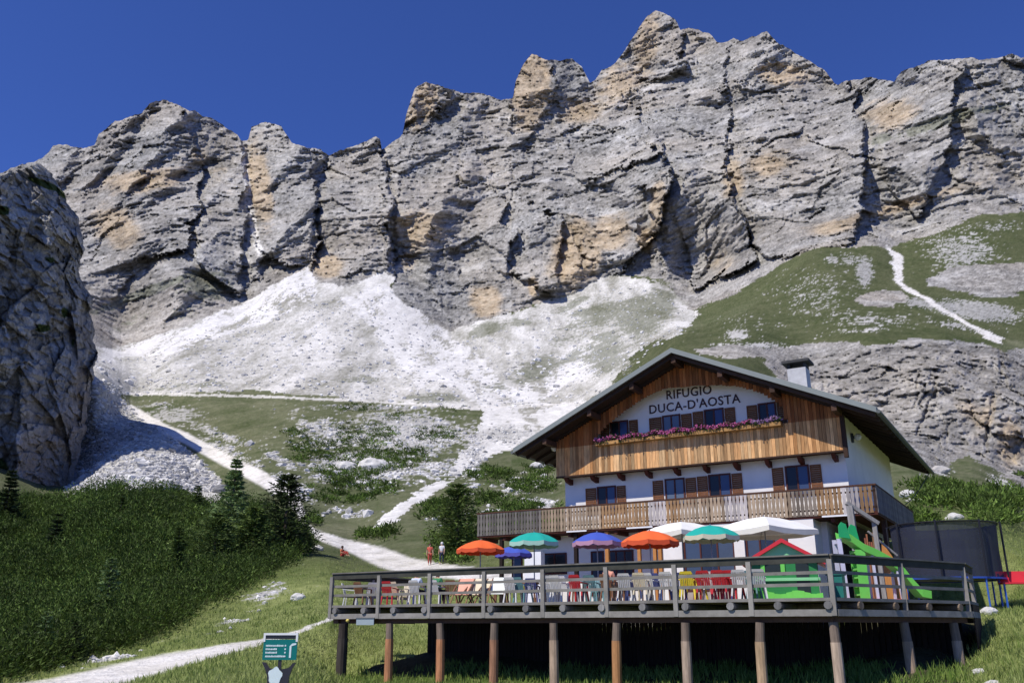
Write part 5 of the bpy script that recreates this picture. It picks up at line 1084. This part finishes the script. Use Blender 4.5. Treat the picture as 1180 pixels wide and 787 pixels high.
# ---- plate and yellow lamp below the left end
x, z = dpx(421, 716, -.13); o = tag(empty('notice_plate', dw(x, -.13, z), HANG), 'narrow pale grey plate fixed under the left end of the terrace', 'plate')
m = MB(); m.box(-.36, -.02, -.10, .36, 0, .08); m.build('panel', plastic('plate_grey', (.30, .36, .38)), o); m = MB(); m.tone(.3); m.box(-.38, -.03, .081, .38, .01, .12); m.build('top_bar', plastic('plate_grey', (.30, .36, .38)), o)
x, z = dpx(402, 715, -.1); o = tag(MB().lathe([(0, -.05), (.05, -.03), (.06, .01), (.04, .05), (0, .06)], 10).build('marker_lamp', plastic('lamp_yellow', (.7, .55, .12)), None, True, loc=dw(x, -.16, z)), 'small round yellow lamp left of the pale grey plate', 'lamp')
# ---- trail sign
Ys = 12.; c_ = at(323, 745, Ys); gz = ground_xy(c_.x, c_.y) - .1
k_ = Ys / 1071.; o = tag(empty('trail_sign', (c_.x, c_.y, gz), R(2)), 'green trail sign with white arrow on a dark post by the lower path', 'sign'); hz = lambda py: ray(323, py)[1] * Ys - gz
wS = 19.2 * k_ * 1.0
m = MB(); m.box(-wS, -.012, hz(760), wS, .012, hz(736.5)); brd = m.build('green_board', mat('sign_green', (.005, .17, .155), .4, .06, 6), o)
m = MB(); m.box(-wS * .90, -.010, hz(735.8), wS * .90, .010, hz(731.5)); m.build('dark_header', plastic('header_black', (.02, .022, .03)), o)
m = MB(); t_ = .018; m.box(-wS - .004, -.016, hz(731.5), wS + .004, .012, hz(729)); m.box(-wS - .004, -.016, hz(739), -wS * .90, .0125, hz(731.5) - .0005); m.box(wS * .90, -.016, hz(739), wS + .004, .0125, hz(731.5) - .0005); m.build('white_frame', M_WHITE, o)
MK = mat('sign_white', (.70, .80, .80), .5, .05, 10)
random.seed(21)
for q, (py, wd) in enumerate(((743.5, .50), (747.5, .30), (751.5, .33), (755.8, .52))):
    m = MB(); x = -wS * .84
    while x < -wS * .84 + wd * 2 * wS: ww = random.uniform(.008, .017); m.box(x, -.0155, hz(py + 1.0), x + ww, -.0135, hz(py - 1.0) + random.uniform(-.004, .002)); x += ww + .0035
    x = wS * .27; m.box(x, -.0155, hz(py + .9), x + .018, -.0135, hz(py - .9)); m.build('text_line', MK, brd)
m = MB(); xs_ = wS * .62; m.box(xs_ - .012, -.0155, hz(757.5), xs_ + .012, -.0135, hz(744)); m.prism([(xs_ - .012, -.0155, hz(744.001)), (xs_ + .012, -.0155, hz(744.001)), (xs_ + .07, -.0155, hz(742.5)), (xs_ + .07, -.0155, hz(740.6)), (xs_ + .02, -.0155, hz(741))], (0, .002, 0)); m.build('arrow', MK, brd)
M_SGP = mat('sign_post_metal', (.035, .033, .042), .5, .1, 6)
m = MB(); L_ = [(-wS * 1.0, 762.5), (-wS * .78, 763), (-wS * .55, 769.5), (0, 771.5), (wS * .6, 769), (wS * .82, 763.5), (wS * 1.0, 763), (wS * .8, 770), (wS * .66, 779), (wS * .6, 800), (-wS * .6, 800), (-wS * .62, 779), (-wS * .78, 770)]
m.prism([(x, -.02, hz(py)) for x, py in L_], (0, .05, 0)); m.box(-wS * .55, -.018, 0, wS * .55, .028, hz(800.1)); m.build('post', M_SGP, o)
m = MB(); m.box(-.012, -.004, hz(772), .03, .012, hz(760) - .0005); m.build('bracket', M_SGP, o)
m = MB(); n = 22; P_ = []
for q in range(n): a_ = 2 * math.pi * q / n; rr_ = wS * (.40 + .045 * math.sin(5 * a_ + .6)); P_.append((-wS * .16 + rr_ * math.cos(a_), -.0235, hz(778) + rr_ * 1.15 * math.sin(a_)))
m.prism(P_, (0, .003, 0)); m.build('emblem', MK, o)
# ---- people
def skin_body(name, J, Eg, Rd, mt, parent, sub=1):
    me = bpy.data.meshes.new(name); ks = list(J); me.from_pydata([J[k] for k in ks], [(ks.index(a), ks.index(b)) for a, b in Eg], [])
    ob = bpy.data.objects.new('tmp', me); COL.objects.link(ob); md = ob.modifiers.new('s', 'SKIN'); 
    for i, k in enumerate(ks): me.skin_vertices[0].data[i].radius = (Rd[k], Rd[k] * (.72 if k in ('pelvis', 'waist', 'chest') else 1)); me.skin_vertices[0].data[i].use_root = (i == 0)
    s2 = ob.modifiers.new('u', 'SUBSURF'); s2.levels = sub; s2.render_levels = sub
    dg = bpy.context.evaluated_depsgraph_get(); m2 = bpy.data.meshes.new_from_object(ob.evaluated_get(dg)); bpy.data.objects.remove(ob); m2.name = name
    for p_ in m2.polygons: p_.use_smooth = True
    a = m2.color_attributes.new('tone', 'FLOAT_COLOR', 'POINT'); a.data.foreach_set('color', np.ones(len(m2.vertices) * 4, np.float32)); m2.materials.clear(); m2.materials.append(mt)
    o2 = bpy.data.objects.new(name, m2); COL.objects.link(o2); o2.parent = parent; return o2
M_SKIN = mat('skin', (.50, .30, .21), .6, .05, 8); M_HAIR = mat('dark_hair', (.05, .03, .02), .8, .2, 20)
def person(loc, rz, pose, shirt, trou, label, hat=None):
    r = tag(empty('person', loc, rz), label, 'person')
    if pose == 'stand':
        J = dict(pelvis=(0,0,.95), waist=(0,0,1.08), chest=(0,-.01,1.33), neck=(0,0,1.48), head=(0,-.01,1.60), crown=(0,0,1.70))
        for s_, n_ in ((-1, 'l'), (1, 'r')):
            st = .06 * s_
            J.update({n_+'hip': (s_*.09,0,.90), n_+'knee': (s_*.10,-.02+st,.49), n_+'ank': (s_*.10,st*1.6,.08), n_+'toe': (s_*.11,st*1.6-.15,.03), n_+'sh': (s_*.17,0,1.42), n_+'elb': (s_*.24,.02-st,1.15), n_+'wri': (s_*.25,-.08-st,.92), n_+'hand': (s_*.25,-.10-st,.84)})
    else:
        J = dict(pelvis=(0,.08,.50), waist=(0,.12,.62), chest=(0,.12,.88), neck=(0,.10,1.03), head=(0,.08,1.15), crown=(0,.09,1.25))
        if pose == 'ground': J = {k: (a, b, c - .38) for k, (a, b, c) in J.items()}
        z0 = .5 if pose == 'sit' else .12
        for s_, n_ in ((-1, 'l'), (1, 'r')):
            kn = (s_*.12,-.34,.52) if pose == 'sit' else (s_*.14,-.32,.44); an = (s_*.12,-.36,.09) if pose == 'sit' else (s_*.13,-.55,.08)
            c_ = J['chest'][2]
            J.update({n_+'hip': (s_*.09,.04,z0), n_+'knee': kn, n_+'ank': an, n_+'toe': (an[0],an[1]-.15,.03), n_+'sh': (s_*.17,.11,c_+.09), n_+'elb': (s_*.23,.03,c_-.17), n_+'wri': (s_*.17,-.18,c_-.2), n_+'hand': (s_*.15,-.26,c_-.2)})
    Eg = [('pelvis','waist'),('waist','chest'),('chest','neck'),('neck','head'),('head','crown')]
    Rd = dict(pelvis=.13, waist=.125, chest=.155, neck=.055, head=.098, crown=.075)
    for n_ in 'lr':
        Eg += [('pelvis',n_+'hip'),(n_+'hip',n_+'knee'),(n_+'knee',n_+'ank'),(n_+'ank',n_+'toe'),('chest',n_+'sh'),(n_+'sh',n_+'elb'),(n_+'elb',n_+'wri'),(n_+'wri',n_+'hand')]
        Rd.update({n_+'hip':.09, n_+'knee':.058, n_+'ank':.04, n_+'toe':.034, n_+'sh':.06, n_+'elb':.042, n_+'wri':.03, n_+'hand':.034})
        h = Vector(J[n_+'hand']); d_ = (h - Vector(J[n_+'wri'])).normalized(); sd = Vector((1, 0, 0)) if abs(d_.x) < .9 else Vector((0, 1, 0)); sd = d_.cross(sd).normalized()
        for q in range(4):
            f1 = h + d_ * (.045 + .008 * (q in (1, 2))) + sd * (.018 * (q - 1.5)); f2 = f1 + d_ * .03 + Vector((0, -.012, -.006)); J[f'{n_}f{q}'] = tuple(f1); J[f'{n_}g{q}'] = tuple(f2); Rd[f'{n_}f{q}'] = .009; Rd[f'{n_}g{q}'] = .008; Eg += [(n_+'hand', f'{n_}f{q}'), (f'{n_}f{q}', f'{n_}g{q}')]
        th = h + sd * -.04 + d_ * .01; J[n_+'th'] = tuple(th); Rd[n_+'th'] = .011; Eg.append((n_+'hand', n_+'th'))
    hd = Vector(J['head']); J['nose'] = tuple(hd + Vector((0, -.105, -.005))); Rd['nose'] = .014; Eg.append(('head', 'nose'))
    skin_body('body', J, Eg, Rd, M_SKIN, r)
    def sub(keys, edges, infl, mt, name):
        Jn = {k: J[k] for k in keys}; Rn = {k: Rd[k] + infl for k in keys}; skin_body(name, Jn, edges, Rn, mt, r)
    lerp = lambda a, b, t: tuple(Vector(J[a]).lerp(Vector(J[b]), t))
    J['lslv'] = lerp('lsh', 'lelb', .75); J['rslv'] = lerp('rsh', 'relb', .75); Rd['lslv'] = Rd['rslv'] = .05; J['col'] = lerp('chest', 'neck', .6); Rd['col'] = .08
    sub(['pelvis', 'waist', 'chest', 'col', 'lsh', 'rsh', 'lslv', 'rslv'], [('pelvis','waist'),('waist','chest'),('chest','col'),('chest','lsh'),('chest','rsh'),('lsh','lslv'),('rsh','rslv')], .016, shirt, 'shirt')
    J['lcuf'] = lerp('lknee', 'lank', .85); J['rcuf'] = lerp('rknee', 'rank', .85); Rd['lcuf'] = Rd['rcuf'] = .045
    sub(['pelvis', 'lhip', 'rhip', 'lknee', 'rknee', 'lcuf', 'rcuf'], [('pelvis','lhip'),('pelvis','rhip'),('lhip','lknee'),('rhip','rknee'),('lknee','lcuf'),('rknee','rcuf')], .014, trou, 'trousers')
    cr = Vector(J['crown']); m = MB(); m.lathe([(.108, cr.z - .11), (.118, cr.z - .04), (.10, cr.z + .045), (.05, cr.z + .085), (0, cr.z + .09)], 12, cr.x, cr.y + .018); m.build('hat' if hat else 'hair', hat or M_HAIR, r, True)
    for s_ in (-1, 1): m = MB(); e_ = hd + Vector((s_ * .034, -.092, .02)); m.lathe([(0, e_.z - .01), (.01, e_.z), (0, e_.z + .01)], 6, e_.x, e_.y); m.build('eye', M_HAIR, r)
    return r
cl = lambda n_, c: plastic('cloth_' + n_, c, .9)
P_ = ground(np.array([494., 508., 394.]), np.array([650., 649., 641.]))
person(tuple(P_[0]), R(10), 'stand', cl('coral', (.60, .12, .08)), cl('rust', (.40, .07, .05)), 'person in red clothes standing on the slope by the path')
person(tuple(P_[1]), R(-15), 'stand', cl('offwhite', (.62, .62, .64)), cl('navyd', (.03, .035, .07)), 'person in a white top and dark trousers standing beside the one in red', hat=cl('offwhite', (.62, .62, .64)))
person(tuple(P_[2]), R(60), 'ground', cl('orange_shirt', (.60, .18, .08)), cl('red_trousers', (.42, .06, .05)), 'person in orange sitting in the grass beside the gravel path')
for px, yd, rot, sh, tr2, lab in [(481, 1.0, 5, ('paleblue', (.55, .62, .75)), ('black', (.02, .02, .025)), 'person in a pale blue shirt sitting by the dark green table'), (506, 1.3, -10, ('green', (.05, .22, .10)), ('black', (.02, .02, .025)), 'person in a green shirt sitting right of the dark green table'), (704, 1.0, -10, ('salmon', (.65, .30, .22)), ('tan', (.35, .27, .18)), 'person in a salmon shirt sitting on a brown chair under the blue parasol')]:
    p = dplace(px, yd); o = person(tuple(p), HANG + R(rot + 180), 'sit', cl(*sh), cl(*tr2), lab); o.scale = (.84,) * 3
# ---- single boulders
def boulder(px, py, s_, label, tone=(.56, .55, .52)):
    P = ground(np.array([float(px)]), np.array([float(py)]))[0]; v_, f_ = ico(3); n_ = fbm(v_ * 1.0 + px, .9, 4, 301, .6)[:, None]; V = v_ * (1 + .45 * n_) * np.array([1.25, .9, .75]) * s_
    o = mesh_np('boulder', V, f_, np.tile(tone, (len(V), 1)) * (1 + .4 * fbm(V + 3, .3 * s_, 3, 303)[:, None]), M_STONE, False); o.location = (P[0], P[1], P[2] + s_ * .2); tag(o, label, 'boulder', 'single boulders'); return o
boulder(1139, 706, .22, 'white boulder in the grass right of the terrace end'); boulder(1128, 775, .14, 'small white stone in the grass by the last terrace post'); boulder(1142, 781, .17, 'flat white stone at the lower right corner')
boulder(365, 633, .5, 'white boulder in the grass just below the gravel path'); boulder(398, 541, 1.9, 'left one of the white boulders above the dark pine patch'); boulder(430, 541, 2.6, 'largest white boulder above the dark pine patch')
boulder(620, 538, 1.3, 'white boulder on the pine slope left of the hut, under the eave'); boulder(1083, 543, 1.0, 'pale boulder below the rock face right of the eave', (.45, .43, .40)); boulder(1100, 597, .45, 'white boulder on the meadow above the trampoline net'); boulder(1046, 571, .6, 'white boulder just right of the balcony end')
boulder(255, 566, 1.3, 'dark pointed boulder at the upper edge of the thicket', (.20, .20, .20)); boulder(343, 690, .3, 'low pale stone in the meadow left of the terrace')
